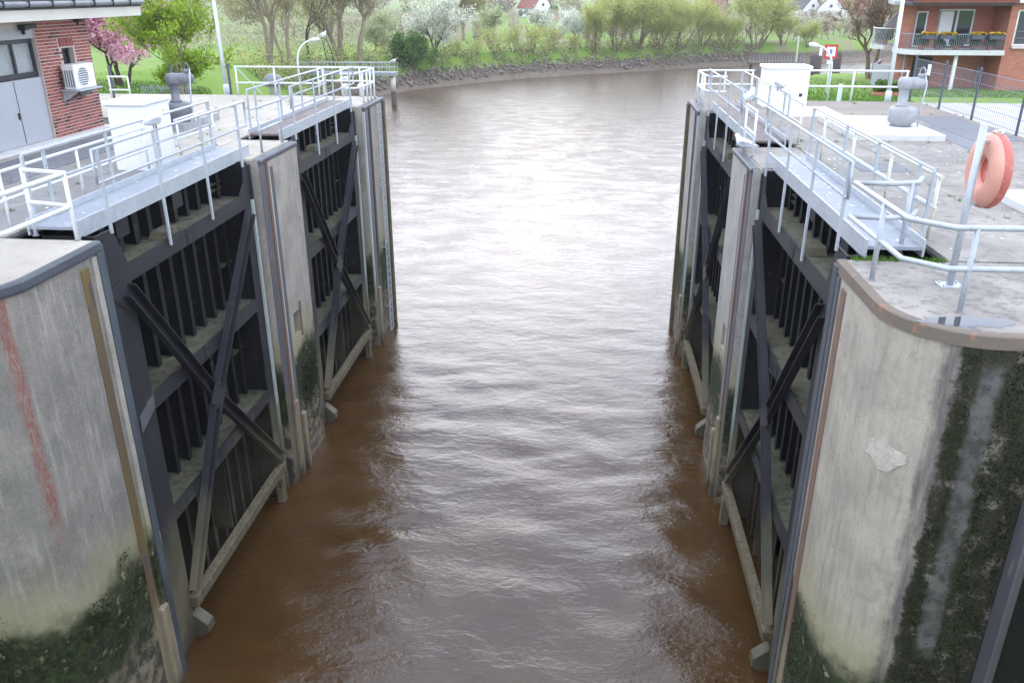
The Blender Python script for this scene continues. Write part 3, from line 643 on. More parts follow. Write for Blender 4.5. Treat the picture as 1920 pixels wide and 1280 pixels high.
pipe_rail('white deck railing along the gate recess in front of the white housing', [(-9.27, 12.3), (-9.27, 17.1)], (9.35, 8.9), [(-9.27, 12.4), (-9.27, 14.55), (-9.27, 17.02)], 'galv_w', r=.026)
pipe_rail('short white deck railing beyond the white housing by the narrow pier', [(-9.3, 18.5), (-9.3, 20.6)], (9.3, 8.87), [(-9.3, 18.6), (-9.3, 20.5)], 'galv_w', r=.026)
pipe_rail('yellowed deck railing along the gate recess near the plinth of the gear unit', [(5.42, 13.0), (5.40, 19.7)], (9.4, 8.92), [(5.42, 13.1), (5.41, 15.2), (5.41, 17.4), (5.40, 19.6)], 'galv_y', r=.03)
pipe_rail('yellowed deck railing beside the brown walkway near the white wall', [(5.42, 21.8), (5.42, 27.8)], (9.4, 8.92), [(5.42, 21.9), (5.42, 23.9), (5.42, 25.8), (5.42, 27.7)], 'galv_y', r=.026)
pipe_rail('grey railing on the narrow pier edge, brick building side', [(-7.78, 19.55), (-7.78, 21.2)], (9.45, 8.92), [(-7.78, 19.66), (-7.78, 21.1)], 'galv', r=.028)
pipe_rail('white stub railing on the narrow pier with a perched gull', [(3.95, 20.0), (3.95, 21.35)], (9.45, 8.92), [(3.95, 20.05), (3.95, 21.3)], 'galv_w', r=.03)
pipe_rail('white corner railing round the outer ladder pier head', [(-8.35, 28.7), (-7.85, 28.75), (-7.75, 29.4), (-7.72, 30.9), (-7.95, 31.15), (-9.7, 31.2), (-9.75, 30.9)], (9.42, 8.95), [(-7.75, 29.4), (-7.74, 29.95), (-7.73, 30.4), (-7.72, 30.9), (-8.3, 31.16), (-9.0, 31.18), (-9.7, 31.2)], 'galv_w', r=.032)
pipe_rail('white corner railing round the outer pier head beside the white wall', [(4.6, 28.75), (4.05, 28.8), (3.95, 29.4), (3.92, 30.9), (4.2, 31.15), (5.9, 31.2)], (9.42, 8.95), [(3.95, 29.35), (3.94, 29.9), (3.92, 30.85), (4.9, 31.18), (5.85, 31.2)], 'galv_w', r=.034)
pipe_rail('long white pipe railing in front of the lawn and grey capstan', [(-13.05, 31.2), (-9.8, 31.25)], (9.42, 8.85), [(-13.0, 31.2), (-11.55, 31.22), (-9.9, 31.25)], 'galv_w', r=.033)
pipe_rail('long white pipe railing before the grass beside the tall lamp post', [(7.45, 31.25), (11.2, 31.25)], (9.43, 8.9), [(9.35, 31.25), (11.15, 31.25)], 'galv_w', r=.036)
pipe_rail('low white frame railing beside the brick building corner', [(-17.0, 29.4), (-16.25, 29.4)], (9.2, 8.75), [(-16.95, 29.4), (-16.25, 29.4)], 'galv_w', r=.03)
br = MB().beam((-12.95, 31.23, 9.35), (-12.1, 31.23, 8.45), .03, .03); br.build('brace', 'galv', bpy.data.objects['railing.010'])

# ------------------------------------------------------------------ white housings, plinths, plates, gear units
def housing(x0, x1, y0, y1, zt, label, cap=.06):
    t = thing('machinery_housing', label, 'housing', ((x0 + x1) / 2, (y0 + y1) / 2, DECK))
    MB().box(x0, x1, y0, y1, DECK - .01, zt - .1).build('body', 'white', t, bevel=.012); MB().box(x0 - cap, x1 + cap, y0 - cap, y1 + cap, zt - .1, zt).build('cap', 'white_gloss', t, bevel=.02)
    return t
housing(-10.15, -9.36, 17.3, 18.5, 9.86, 'white rendered machinery housing beside the brick control building')
h2 = housing(5.95, 7.38, 29.4, 30.3, 9.72, 'white rendered wall housing on the apartment side quay')
MB().box(7.1, 7.2, 29.36, 29.398, 8.75, 8.85).build('vent', 'black', h2)
plinth(7.0, 9.35, 22.7, 26.3, .16, 'slab_w', 'white concrete plinth under the grey gear unit')
plinth(6.3, 8.0, 27.0, 29.3, .05, 'slab_w', 'thin white slab lying in front of the white wall housing')
plinth(-12.7, -11.1, 22.6, 25.0, .22, 'grey_cast', 'low grey plinth beside the white machinery housing')
plinth(7.75, 9.6, 13.0, 16.3, .14, 'slab_w', 'white concrete plinth beside the lifebuoy')
plinth(10.1, 11.45, 22.9, 27.5, .014, 'plate', 'dark steel cover plate on the deck along the mesh fence', 'cover_plate', 'cover plate')
plinth(9.45, 10.08, 20.5, 25.8, .014, 'plate', 'long dark steel strip plate next to the gear unit plinth', 'cover_plate', 'cover plate')
plinth(-13.1, -11.6, 12.2, 22.9, .03, 'plate', 'dark strip along the step of the brick building', 'drain_strip', 'drain')
plinth(6.0, 7.1, 18.5, 19.5, .014, 'plate', 'small square steel hatch by the yellowed railing', 'cover_plate', 'cover plate')

def gear_unit(x, y, z, label, rot, base=True, mat='grey_cast'):
    t = thing('gear_unit', label, 'gear unit', (x, y, z))
    if base: MB().lathe((x, y, z), [(.26, 0), (.28, .06), (.36, .12), (.37, .42), (.34, .5), (.2, .53)], 22).build('base_drum', mat, t)
    z1 = z + (.53 if base else 0)
    MB().lathe((x - .06, y, z1), [(.17, 0), (.17, .04), (.12, .06), (.13, .42), (.16, .45)], 18).build('column', mat, t)
    MB().lathe((x - .06, y, z1 + .45), [(.15, 0), (.19, .04), (.20, .22), (.16, .30), (.05, .32)], 18).build('gearbox', mat, t)
    c, s_ = math.cos(rot), math.sin(rot)
    p = [Vector((x - .06 + c * k, y + s_ * k, z1 + .60)) for k in (.1, .2, .52, .58)]
    MB().tube(p, [.13, .16, .16, .1], 14).build('motor', mat, t)
    a = Vector((x - .06 + c * .42, y + s_ * .42, z1 + .74))
    MB().tube([a, a + Vector((0, 0, .1))], .09, 12).build('terminal_box', mat, t)
    hw = a + Vector((c * .02, s_ * .02, .14)); ring = [hw + Vector((.13 * math.cos(k * .524) * -s_, .13 * math.cos(k * .524) * c, .13 * math.sin(k * .524))) for k in range(12)]
    MB().tube(ring, .016, 6, closed=True).build('hand_wheel', mat, t)
    e = Vector((x + .42, y - .1, z)); MB().tube([a + Vector((0, 0, .08)), a + Vector((.1, 0, .12)), e + Vector((.05, 0, z1 - z + .55)), e + Vector((0, 0, .5)), e], .022, 8).build('conduit', 'galv', t)
    return t
gear_unit(8.72, 24.3, DECK + .16, 'grey cast gear unit with drum base on the white plinth', .2)
gear_unit(-11.35, 23.0, DECK + .22, 'dark grey gear unit standing behind the white machinery housing', .9, True, 'grey_dark')

# ------------------------------------------------------------------ lifebuoy on its post
t = thing('lifebuoy_post', 'grey steel post carrying the red lifebuoy', 'post', (4.9, 10.87, DECK))
MB().tube([(4.9, 10.87, DECK), (4.9, 10.87, 10.5)], .045, 14).build('pole', 'galv', t); MB().box(4.75, 5.05, 10.75, 10.99, DECK - .01, DECK + .015).build('base_plate', 'galv', t)
for dx, dy in ((-.11, -.08), (.11, -.08), (-.11, .08), (.11, .08)): MB().lathe((4.9 + dx, 10.87 + dy, DECK + .015), [(.016, 0), (.016, .018), (.01, .022)], 6).build('bolt', 'galv', t)
for z in (10.28, 9.5): MB().box(4.9, 5.12, 10.9, 10.96, z - .015, z + .015).build('bracket', 'galv', t)
bc = Vector((5.08, 11.0, 9.9)); ax = Vector((1, .0, 0)); sidev = Vector((0, 1, 0)); up = Vector((0, 0, 1))
def ringtor(R0, r0, th, off, nn=40, half=None, depth=None):
    vs = []; m = 12
    for i in range(nn):
        a = 6.28319 * i / nn; rad = sidev * math.cos(a) + up * math.sin(a)
        for k in range(m):
            b = 6.28319 * k / m; vs.append(bc + ax * off + rad * (R0 + r0 * math.cos(b)) + ax * (th * math.sin(b)))
    return MB().add(vs, [(i * m + k, i * m + (k + 1) % m, ((i + 1) % nn) * m + (k + 1) % m, ((i + 1) % nn) * m + k) for i in range(nn) for k in range(m)])
t = thing('lifebuoy', 'faded red lifebuoy in its round plastic case hanging on the post', 'lifebuoy', bc)
a = ringtor(.315, .155, .075, 0); a.sm = True; a.build('ring', 'red_in', t)
a = ringtor(.325, .153, .09, .08); a.sm = True; a.build('case_shell', 'red', t)
MB().tube([bc + up * .47 + sidev * (-.1 + .03 * i) + ax * (.05 + .05 * math.sin(i * 1.3)) + up * (.03 * math.sin(i * .7)) for i in range(8)], .012, 6).build('rope', 'galv_y', t)

# puddle on the pier
pr = random.Random(5); pl = [(4.55 + .55 * (1 + .25 * pr.uniform(-1, 1)) * math.cos(k * .349), 9.53 + .17 * (1 + .3 * pr.uniform(-1, 1)) * math.sin(k * .349)) for k in range(18)]
tag(MB().add([(x, y, DECK + .0035) for x, y in pl], [tuple(range(18))]).build('puddle', 'puddle', fixn=False), 'shallow puddle on the mossy pier under the grey pipe railing', 'puddle')

# ------------------------------------------------------------------ control building
BX = -13.75
t = thing('control_building', 'red brick control building with grey doors and cream eaves', 'building', (BX - 2, 20, DECK))
wall = MB()
ys0, ys1 = 13.0, 23.2
# wall core with openings: door 18.75-20.75 (recess), window above it, small window 21.85-22.35
for a in ((ys0, 17.6, 8.4, 11.5), (20.85, 21.85, 8.4, 11.5), (22.38, ys1, 8.4, 11.5), (21.85, 22.38, 8.4, 9.85), (21.85, 22.38, 10.62, 11.5), (17.6, 20.85, 11.16, 11.5)):
    wall.box(BX - .3, BX, a[0], a[1], a[2], a[3])
wall.box(BX - 6, BX - .301, ys1 - .3, ys1, 8.4, 11.5).box(BX - .7, BX - .6, ys0, ys1 - .31, 8.4, 11.5)
wo = wall.build('wall', 'mortar', t)
bl, bh = .218, .057; proto = MB().box(0, .012, 0, bl, 0, bh).build('brick', 'brick', wo, bevel=.003); half = MB().box(0, .012, 0, .105, 0, bh).build('brick', 'brick', wo, bevel=.003)
sold = MB().box(0, .012, 0, .045, 0, .215).build('brick', 'brick', wo, bevel=.003)
WLo = WL[t.name]; first = {id(proto): True, id(half): True, id(sold): True}
def put(o, y, z):
    c = o if first.pop(id(o), None) else copyobj(o, wo)
    c.location = (BX + .0 - WLo[0] - (0 if False else 0) , y - WLo[1], z - WLo[2])
    return c
for o in (proto, half, sold):
    o.data.transform(Matrix.Translation(Vector(WLo)))
nb = 0
for r_ in range(37):
    z = 8.47 + r_ * .0805
    y = 20.87 + (0 if r_ % 2 else -.0)
    off = 0 if r_ % 2 == 0 else .123
    if off: put(half, y, z)
    y += off
    while y < ys1 - .06:
        o = proto if y + bl <= ys1 else half
        ln = bl if o is proto else .105
        inwin = (21.80 < y + ln and y < 22.42 and 9.80 < z + bh and z < 10.64); insold = (21.74 < y + ln and y < 22.46 and z + bh > 10.62 and z < 10.88)
        if inwin or insold:
            lim = 21.84 if inwin else 21.77; hi = 22.39 if inwin else 22.45
            if y + .105 < lim: put(half, y, z)
            elif y + ln - .105 > hi: put(half, y + ln - .105, z)
        elif y + ln <= ys1 + .01: put(o, y, z)
        y += .246
for k in range(10): put(sold, 21.77 + k * .068, 10.655)
for r_ in range(16):
    z = 8.47 + r_ * .0805
    for k in range(3): put(proto, 17.59 - .234 * (k + 1) + (0 if r_ % 2 else .0) - (.117 if r_ % 2 else 0), z)
MB().box(BX - .3, BX + .28, 11.5, 23.35, 8.39, 8.46).build('plinth_step', 'slab_w', t, bevel=.01)
d = MB().box(BX - .32, BX - .06, 18.55, 20.84, 8.47, 10.0).build('door', 'panel', t, bevel=.006)
MB().box(BX - .058, BX - .052, 19.72, 19.735, 8.5, 9.98).build('door_joint', 'frame_dark', d); MB().box(BX - .06, BX - .02, 19.64, 19.68, 9.1, 9.25).build('handle', 'frame_dark', d)
MB().box(BX - .32, BX - .05, 17.62, 18.54, 8.47, 10.0).build('side_panel', 'panel', t)
wn = MB()
for a in ((17.6, 20.83, 10.02, 10.14), (17.6, 20.83, 10.82, 10.92)): wn.box(BX - .2, BX - .1, *a)
wnd = wn.build('window', 'frame_dark', t)
for y in (17.62, 18.42, 19.2, 19.98, 20.74): MB().box(BX - .19, BX - .095, y, y + .075, 10.141, 10.819).build('mullion', 'frame_dark', wnd)
for y in (17.7, 18.5, 19.28, 20.06): MB().box(BX - .15, BX - .14, y, y + .70, 10.141, 10.819).build('pane', 'pane', wnd); 
cv = MB(); n = 90
vs = []
for i in range(n + 1): yy = 17.65 + 3.15 * i / n; xx = BX - .27 + .02 * math.sin(i * 1.9) ; vs += [(xx, yy, 10.1), (xx, yy, 10.85)]
cv.add(vs, [(2 * i, 2 * i + 2, 2 * i + 3, 2 * i + 1) for i in range(n)]); cv.build('curtain', 'curtain', wnd, fixn=False)
MB().box(BX - .3, BX - .03, 17.6, 20.85, 10.921, 11.17).build('lintel_panel', 'panel', t, bevel=.006)
sw = MB().box(BX - .22, BX - .14, 21.85, 21.93, 9.86, 10.62).box(BX - .22, BX - .14, 22.3, 22.38, 9.86, 10.62).box(BX - .22, BX - .14, 21.931, 22.299, 9.86, 9.93).box(BX - .22, BX - .14, 21.931, 22.299, 10.55, 10.62).build('window', 'frame_dark', t)
MB().box(BX - .2, BX - .19, 21.931, 22.299, 9.931, 10.549).build('pane', 'glass', sw)
rf = MB().box(BX - 6.3, BX + .95, 12.4, 24.5, 11.36, 11.6).build('soffit', 'soffit', t)
MB().box(BX - 6.3, BX + .99, 12.36, 24.54, 11.601, 11.9).build('roof', 'roof_dark', t, bevel=.02)
MB().tube([(BX + 1.05, 12.4, 11.72), (BX + 1.05, 24.5, 11.72)], .065, 10).build('gutter', 'grey_dark', t)
for y in np.arange(12.9, 24.4, .9): MB().box(BX + .985, BX + 1.13, y, y + .03, 11.64, 11.80).build('gutter_bracket', 'black', t)
for k, (y, lb) in enumerate(((20.2, 'black floodlight mounted above the building window'), (22.55, 'black floodlight mounted above the air conditioner'))):
    f = thing('floodlight', lb, 'floodlight', (BX + .1, y, 11.2)); z = 11.12 if k == 0 else 11.25
    MB().prism([(y, z), (y + .5, z + .06), (y + .5, z + .15), (y, z + .13)], 'x', BX + .04, BX + .22).build('head', 'black', f, bevel=.01); MB().box(BX - .02, BX + .04, y + .2, y + .26, z - .1, z + .08).build('bracket', 'black', f)
# air conditioner
t = thing('air_conditioner', 'white air conditioner outdoor unit on brackets on the brick wall', 'air conditioner', (BX + .3, 21.9, 9.55))
MB().box(BX + .12, BX + .47, 21.45, 22.40, 9.62, 10.24).build('casing', 'white_gloss', t, bevel=.02)
rg = [(BX + .474, 21.83 + .25 * math.cos(k * .2618), 9.92 + .25 * math.sin(k * .2618)) for k in range(24)]
fg = MB().tube(rg, .012, 6, closed=True).build('fan_guard', 'white_gloss', t)
MB().add([(BX + .4735, p[1], p[2]) for p in rg], [tuple(range(24))]).build('fan_opening', 'grey_dark', fg, fixn=False)
for k in range(9):
    z = 9.70 + k * .055; hw = math.sqrt(max(.001, .25 ** 2 - (z - 9.92) ** 2)); MB().box(BX + .474, BX + .482, 21.83 - hw, 21.83 + hw, z - .008, z + .008).build('guard_bar', 'white_gloss', fg)
for k in range(5): MB().box(BX + .14 + k * .065, BX + .17 + k * .065, 21.438, 21.449, 9.68, 10.1).build('louvre', 'grey_dark', t)
MB().box(BX + .02, BX + .6, 21.38, 22.46, 9.585, 9.618).build('shelf', 'galv', t)
for y in (21.5, 22.3): MB().prism([(BX + .014, 9.58), (BX + .5, 9.58), (BX + .014, 9.3)], 'y', y, y + .03).build('bracket', 'galv', t)
MB().tube([(BX + .05, 21.6, 9.3), (BX + .05, 22.0, 9.35), (BX + .05, 22.3, 9.5)], .02, 8).build('hose', 'grey_dark', t)

# ------------------------------------------------------------------ lamps, posts, signs, fences
def tall_lamp(x, y, z, h, label, lean=0., arm=(-1, .2)):
    t = thing('street_lamp', label, 'street lamp', (x, y, z)); pts = [(x, y, z), (x + lean * .5, y, z + h * .5), (x + lean, y, z + h * .82)]
    e = Vector(pts[-1]); a = Vector((arm[0], arm[1], 0)).normalized()
    pts += [tuple(e + a * .15 + Vector((0, 0, h * .1))), tuple(e + a * .6 + Vector((0, 0, h * .17))), tuple(e + a * 1.2 + Vector((0, 0, h * .18)))]
    MB().tube(pts, [.075, .07, .055, .05, .045, .04], 12).build('pole', 'galv_w', t); MB().lathe((x, y, z), [(.11, 0), (.11, .5), (.08, .55)], 12).build('pole_base', 'galv_w', t)
    q = Vector(pts[-1]); MB().tube([q - a * .1, q + a * .1, q + a * .5, q + a * .6], [.05, .1, .1, .03], 10).build('lamp_head', 'white_gloss', t)
    return t
tall_lamp(-14.05, 32.6, 8.1, 6, 'tall white lamp post beside the fresh green tree', -.08, (1, -.3))
tall_lamp(10.88, 32.0, 8.15, 6.5, 'tall white lamp post in front of the brick apartments', -.1, (-1, -.2))
def small_lamp(x, y, z, h, label, dr):
    t = thing('quay_lamp', label, 'lamp', (x, y, z)); pts = [(x, y, z), (x, y, z + h * .62)]
    for k in range(1, 7): a = k / 6 * 1.35; pts.append((x + dr * .75 * (1 - math.cos(a)), y, z + h * .62 + h * .36 * math.sin(a)))
    MB().tube(pts, .038, 10).build('pole', 'galv_w', t); q = Vector(pts[-1]); MB().tube([q, q + Vector((dr * .12, 0, .02)), q + Vector((dr * .32, 0, .05)), q + Vector((dr * .38, 0, .04))], [.05, .085, .08, .03], 10).build('lamp_head', 'white_gloss', t)
    return t
small_lamp(-11.35, 33.4, 8.05, 2.25, 'small arched white quay lamp with a gull on its head', 1)
small_lamp(9.35, 34.2, 7.9, 2.25, 'small arched white quay lamp on the grass near the red-bordered sign', -1)
def post(x, y, z0, z1, s_, mat, name, label, cat, grp=None): return tag(MB().box(x - s_, x + s_, y - s_, y + s_, z0, z1).build(name, mat, bevel=.01), label, cat, grp)
fp = 'slate grey fence post standing at the edge of the lawn'
for x, y, h in ((-13.75, 32.3, 1.15), (-15.9, 32.0, 1.15), (-17.1, 29.8, 1.25)): post(x, y, 8.0, 8.3 + h, .04, 'slate', 'fence_post', fp, 'post', 'slate fence posts by the lawn')
t = thing('bar_fence', 'low fence of thin upright bars behind the white housing', 'fence', (-16, 31.55, 8.1))
for z in (8.25, 8.58): MB().box(-17.0, -14.9, 31.54, 31.56, z, z + .03).build('rail', 'wire', t)
b0 = None
for k in range(22): MB().box(-16.97 + k * .094, -16.955 + k * .094, 31.52, 31.538, 8.1, 8.68).build('bar', 'wire', t)
# capstan behind the railing
t = thing('capstan', 'dark grey domed capstan behind the long white railing', 'capstan', (-12.2, 32.8, 8.1))
MB().lathe((-12.2, 32.8, 8.05), [(.2, 0), (.2, .5), (.3, .55)], 18).build('column', 'galv_w', t); MB().lathe((-12.2, 32.8, 8.6), [(.42, 0), (.42, .08), (.38, .22), (.25, .38), (.08, .44)], 20).build('dome', 'grey_dark', t)
for x, y, s_ in ((-9.2, 32.3, 0), (-8.6, 32.4, 1)):
    t = thing('mooring_bollard', 'white mooring bollard behind the corner railing', 'bollard', (x, y, 6.5), 'white bollards at the ladder pier'); MB().lathe((x, y, 6.4), [(.1, 0), (.1, 2.1), (.15, 2.15), (.14, 2.3), (.05, 2.35)], 14).build('shaft', 'galv_w', t)
# timber dolphins left of the jetty
for k, (x, y) in enumerate(((-10.2, 34.6), (-9.8, 34.9), (-9.4, 35.3))): tag(MB().tube([(x, y, -2), (x + .05, y, 8.55)], [.16, .14], 10).build('mooring_pile', 'timber', ), 'weathered timber mooring pile behind the ladder pier head', 'pile', 'timber piles behind the ladder pier')
# white marker post on the grass
post(9.62, 33.6, 7.9, 8.75, .07, 'galv_w', 'marker_post', 'short white marker post on the grass beside the arched lamp', 'post')
# navigation sign
t = thing('navigation_sign', 'square sign with red border and blue mark on a white pole', 'sign', (10.85, 40, 7.4)); MB().tube([(10.85, 40, 7.3), (10.82, 40, 9.7)], .03, 8).build('pole', 'galv_w', t)
MB().box(10.5, 11.08, 39.93, 39.96, 9.22, 9.82).build('plate', 'signred', t); MB().box(10.6, 10.98, 39.92, 39.929, 9.32, 9.72).build('white_field', 'signwhite', t); MB().box(10.74, 10.84, 39.91, 39.919, 9.42, 9.62).build('blue_mark', 'signblue', t); MB().box(10.68, 10.9, 39.94, 39.97, 9.0, 9.15).build('small_plate', 'signwhite', t)
MB().box(10.3, 10.42, 39.95, 39.98, 9.35, 9.75).build('edge_plate', 'signwhite', t)
# mesh fence, apartment side
t = thing('mesh_fence', 'slate mesh fence with upright posts along the gravel path', 'fence', (11.62, 28, 8.36))
fpst = [(11.6, 20.8), (11.6, 23.8), (11.66, 26.8), (11.68, 29.4), (11.72, 32.2)]
for x, y in fpst: MB().box(x - .03, x + .03, y - .03, y + .03, 8.33, 9.92).build('post', 'slate', t, bevel=.006)
for i in range(4):
    (x0, y0), (x1, y1) = fpst[i], fpst[i + 1]; p = MB()
    for k in range(24): f = (k + .5) / 24; p.box(x0 + (x1 - x0) * f - .003, x0 + (x1 - x0) * f + .003, y0 + (y1 - y0) * f - .003, y0 + (y1 - y0) * f + .003, 8.45, 9.8)
    tag(p.build('wire_panel', 'wire', t), kind='stuff')
    for z in (8.5, 8.82, 9.14, 9.46, 9.78): MB().beam((x0 + .03, y0, z), (x1 + .03, y1, z), .008, .012).build('wire_bar', 'wire', t)
MB().box(11.64, 11.66, 30.6, 30.85, 9.35, 9.7).build('notice_plate', 'signwhite', t)

# jetty on the far left bank
t = thing('jetty', 'light blue-grey jetty with railing reaching from the far bank', 'jetty', (-27, 99, 0))
MB().box(-34, -22.0, 98.2, 99.8, 3.0, 3.35).build('deck', 'grate', t)
for y in (98.3, 99.7):
    for z in (4.4, 3.9): MB().tube([(-34, y, z), (-22.05, y, z)], .035, 6).build('rail', 'galv', t)
    for x in np.arange(-34, -22, .92): MB().box(x - .03, x + .03, y - .03, y + .03, 3.35, 4.4).build('post', 'galv', t)
MB().tube([(-22.45, 99, -2.5), (-22.45, 99, 1.2)], .33, 12).build('pile', 'bark_d', t); MB().tube([(-22.45, 99, 1.21), (-22.45, 99, 3.0)], .3, 12).build('pile_head', 'galv_y', t)
# far dolphins on the right of the river
for k, (x, y) in enumerate(((36, 141), (41, 148))): tag(MB().tube([(x, y, -2.5), (x, y, 2.6), (x, y, 2.9)], [.9, .9, .4], 12).build('mooring_dolphin', 'bark_d'), 'thick black mooring dolphin standing in the far river bend', 'dolphin', 'black dolphins in the river bend')
t = thing('landing_stage', 'low landing stage with bar railing at the far river bend', 'jetty', (33, 152, 0)); MB().box(27.5, 36.5, 151, 153, .5, .8).build('deck', 'timber', t)
for k in range(18): MB().box(27.6 + k * .52, 27.7 + k * .52, 151, 151.1, .8, 2.0).build('bar', 'wire', t)
MB().box(35.4, 35.6, 152, 152.2, -2, 5).build('mast', 'galv_y', t)
for x in (28, 32, 36): MB().tube([(x, 152, -2.5), (x, 152, .5)], .2, 8).build('pile', 'bark_d', t)

# ------------------------------------------------------------------ apartment building
t = thing('apartment_building', 'orange brick apartment building with planted balconies', 'building', (20, 48, 7))
w1 = MB(); G0 = 6.3
w1.box(19.62, 19.95, 43.3, 56, G0, 14).box(19.951, 26, 43.3, 43.6, G0, 9.62).box(21.5, 26, 43.3, 43.6, 9.62, 11.2).box(19.951, 26, 43.3, 43.6, 11.2, 14)
w1.build('front_wall', 'aptbrick', t)
MB().box(15.75, 17.05, 45.0, 45.3, 9.35, 14).box(17.05, 18.75, 45.0, 45.3, 11.2, 14).box(18.75, 19.61, 45.0, 45.3, 9.35, 14).box(15.75, 19.61, 45.0, 45.3, G0, 9.349).build('recess_wall', 'aptbrick', t)
MB().prism([(15.0, 44.4), (15.74, 44.4), (20.6, 57), (19.9, 57)], 'z', G0, 14).build('side_wall', 'aptbrick', t)
MB().box(14.96, 19.58, 42.85, 45.4, 11.38, 11.5).build('eave_board', 'roof_dark', t)
ro = MB().prism([(42.75, 11.501), (46.5, 14.6), (46.5, 14.9), (42.75, 11.6)], 'x', 15.0, 19.6).build('roof', 'roof', t)
for k in range(22): MB().prism([(42.7, 11.605), (46.5, 14.91), (46.5, 14.98), (42.7, 11.67)], 'x', 15.02 + k * .21, 15.13 + k * .21).build('tile_row', 'roof', ro)
MB().box(19.75, 26.2, 42.95, 43.29, 11.5, 11.7).build('gutter', 'galv_w', t)
def awin(x0, x1, y, z0, z1, mid=None, mat='glass'):
    f = .07; m = MB().box(x0, x0 + f, y, y + .1, z0, z1).box(x1 - f, x1, y, y + .1, z0, z1).box(x0 + f, x1 - f, y, y + .1, z0, z0 + f).box(x0 + f, x1 - f, y, y + .1, z1 - f, z1)
    if mid: m.box(mid - .05, mid + .05, y - .003, y + .103, z0 + f, z1 - f)
    o = m.build('window', 'white_gloss', t); MB().box(x0 + f, x1 - f, y + .05, y + .06, z0 + f, z1 - f).build('pane', mat, o); return o
wq = awin(20.0, 21.5, 43.4, 9.62, 11.2, 20.75); MB().box(19.93, 21.55, 43.15, 43.298, 9.5, 9.61).build('sill', 'slab_w', wq)
for z in (9.95, 10.25): MB().box(19.97, 21.5, 43.24, 43.27, z, z + .03).build('guard_bar', 'grey_dark', wq)
awin(17.06, 18.74, 45.04, 9.5, 11.19, 17.95); MB().box(17.1, 17.72, 44.9, 45.0, 9.5, 11.1).build('open_door_leaf', 'white_gloss', t, bevel=.01)
awin(15.95, 16.5, 44.88, 9.45, 11.1)
# main balcony
b = MB().prism([(15.1, 43.6), (15.6, 43.0), (19.58, 43.0), (19.58, 44.99), (15.1, 44.99)], 'z', 9.2, 9.42).build('balcony', 'slab_w', t)
for i in range(46):
    x = 15.6 + i * .087; MB().box(x - .008, x + .008, 43.05, 43.066, 9.42, 10.1).build('baluster', 'wire', b)
for i in range(9):
    f = i / 9; MB().box(15.12 + .48 * f - .008, 15.12 + .48 * f + .008, 43.62 - .57 * f, 43.636 - .57 * f, 9.42, 10.1).build('baluster', 'wire', b)
MB().tube([(15.12, 44.4, 10.12), (15.12, 43.62, 10.12), (15.6, 43.05, 10.12), (19.56, 43.05, 10.12)], .025, 8).build('hand_rail', 'wire', b)
MB().tube([(17.55, 43.3, G0), (17.55, 43.3, 9.19)], .09, 14).build('balcony_post', 'white_gloss', t)
for x in (15.55, 19.35): MB().tube([(x, 44.9 if x > 17 else 44.33, G0), (x, 44.9 if x > 17 else 44.33, 9.19)], .05, 10).build('downpipe', 'grey_cast', t)
MB().box(16.2, 17.1, 44.93, 44.99, G0, 9.0).build('ground_door', 'bark_d', t)
# rounded side balcony and sun sail beside the corner
b = MB().prism([(15.75, 46.2), (15.1, 46.3), (14.7, 47.0), (15.0, 48.2), (16.5, 48.6)], 'z', 9.25, 9.45).build('balcony', 'slab_w', t)
pts = [(15.7, 46.25), (15.1, 46.35), (14.74, 47.0), (15.04, 48.15)]
MB().tube([(x, y, 10.25) for x, y in pts], .03, 8).build('hand_rail', 'galv_w', b)
for i in range(3):
    for k in range(8): f = k / 8; x = pts[i][0] * (1 - f) + pts[i + 1][0] * f; y = pts[i][1] * (1 - f) + pts[i + 1][1] * f; MB().box(x - .012, x + .012, y - .012, y + .012, 9.45, 10.24).build('baluster', 'galv', b)
MB().prism([(15.0, 10.0), (15.9, 11.0), (15.9, 10.0)], 'y', 47.4, 47.45).build('wind_screen', 'panel', b)
MB().prism([(14.5, 44.0), (15.9, 44.0), (17.4, 49.5), (16.0, 49.5)], 'z', 11.4, 11.55).build('eave_board', 'galv', t)
# low round garden screen wall
o = MB().prism([(14.7, 46.2), (15.3, 45.45), (15.5, 45.6), (14.9, 46.3), (16.0, 49), (15.85, 49)], 'z', 6.3, 8.55).build('garden_screen', 'panel'); tag(o, 'grey garden screen at the corner of the brick apartments', 'screen')
def scatter(n, cx, cy, cz, sx, sy, sz, size, seed):
    r = np.random.RandomState(seed); P = np.stack([cx + r.uniform(-sx, sx, n), cy + r.uniform(-sy, sy, n), cz + r.uniform(-sz, sz, n)], 1); a = r.normal(0, 1, (n, 3)); a /= np.linalg.norm(a, axis=1)[:, None]; b = np.cross(a, r.normal(0, 1, (n, 3))); b /= np.linalg.norm(b, axis=1)[:, None]; s_ = size * r.uniform(.6, 1.4, (n, 1))
    return np.stack([P - a * s_ - b * s_, P + a * s_ - b * s_, P + a * s_ + b * s_, P - a * s_ + b * s_], 1).reshape(-1, 3), np.arange(4 * n).reshape(-1, 4)
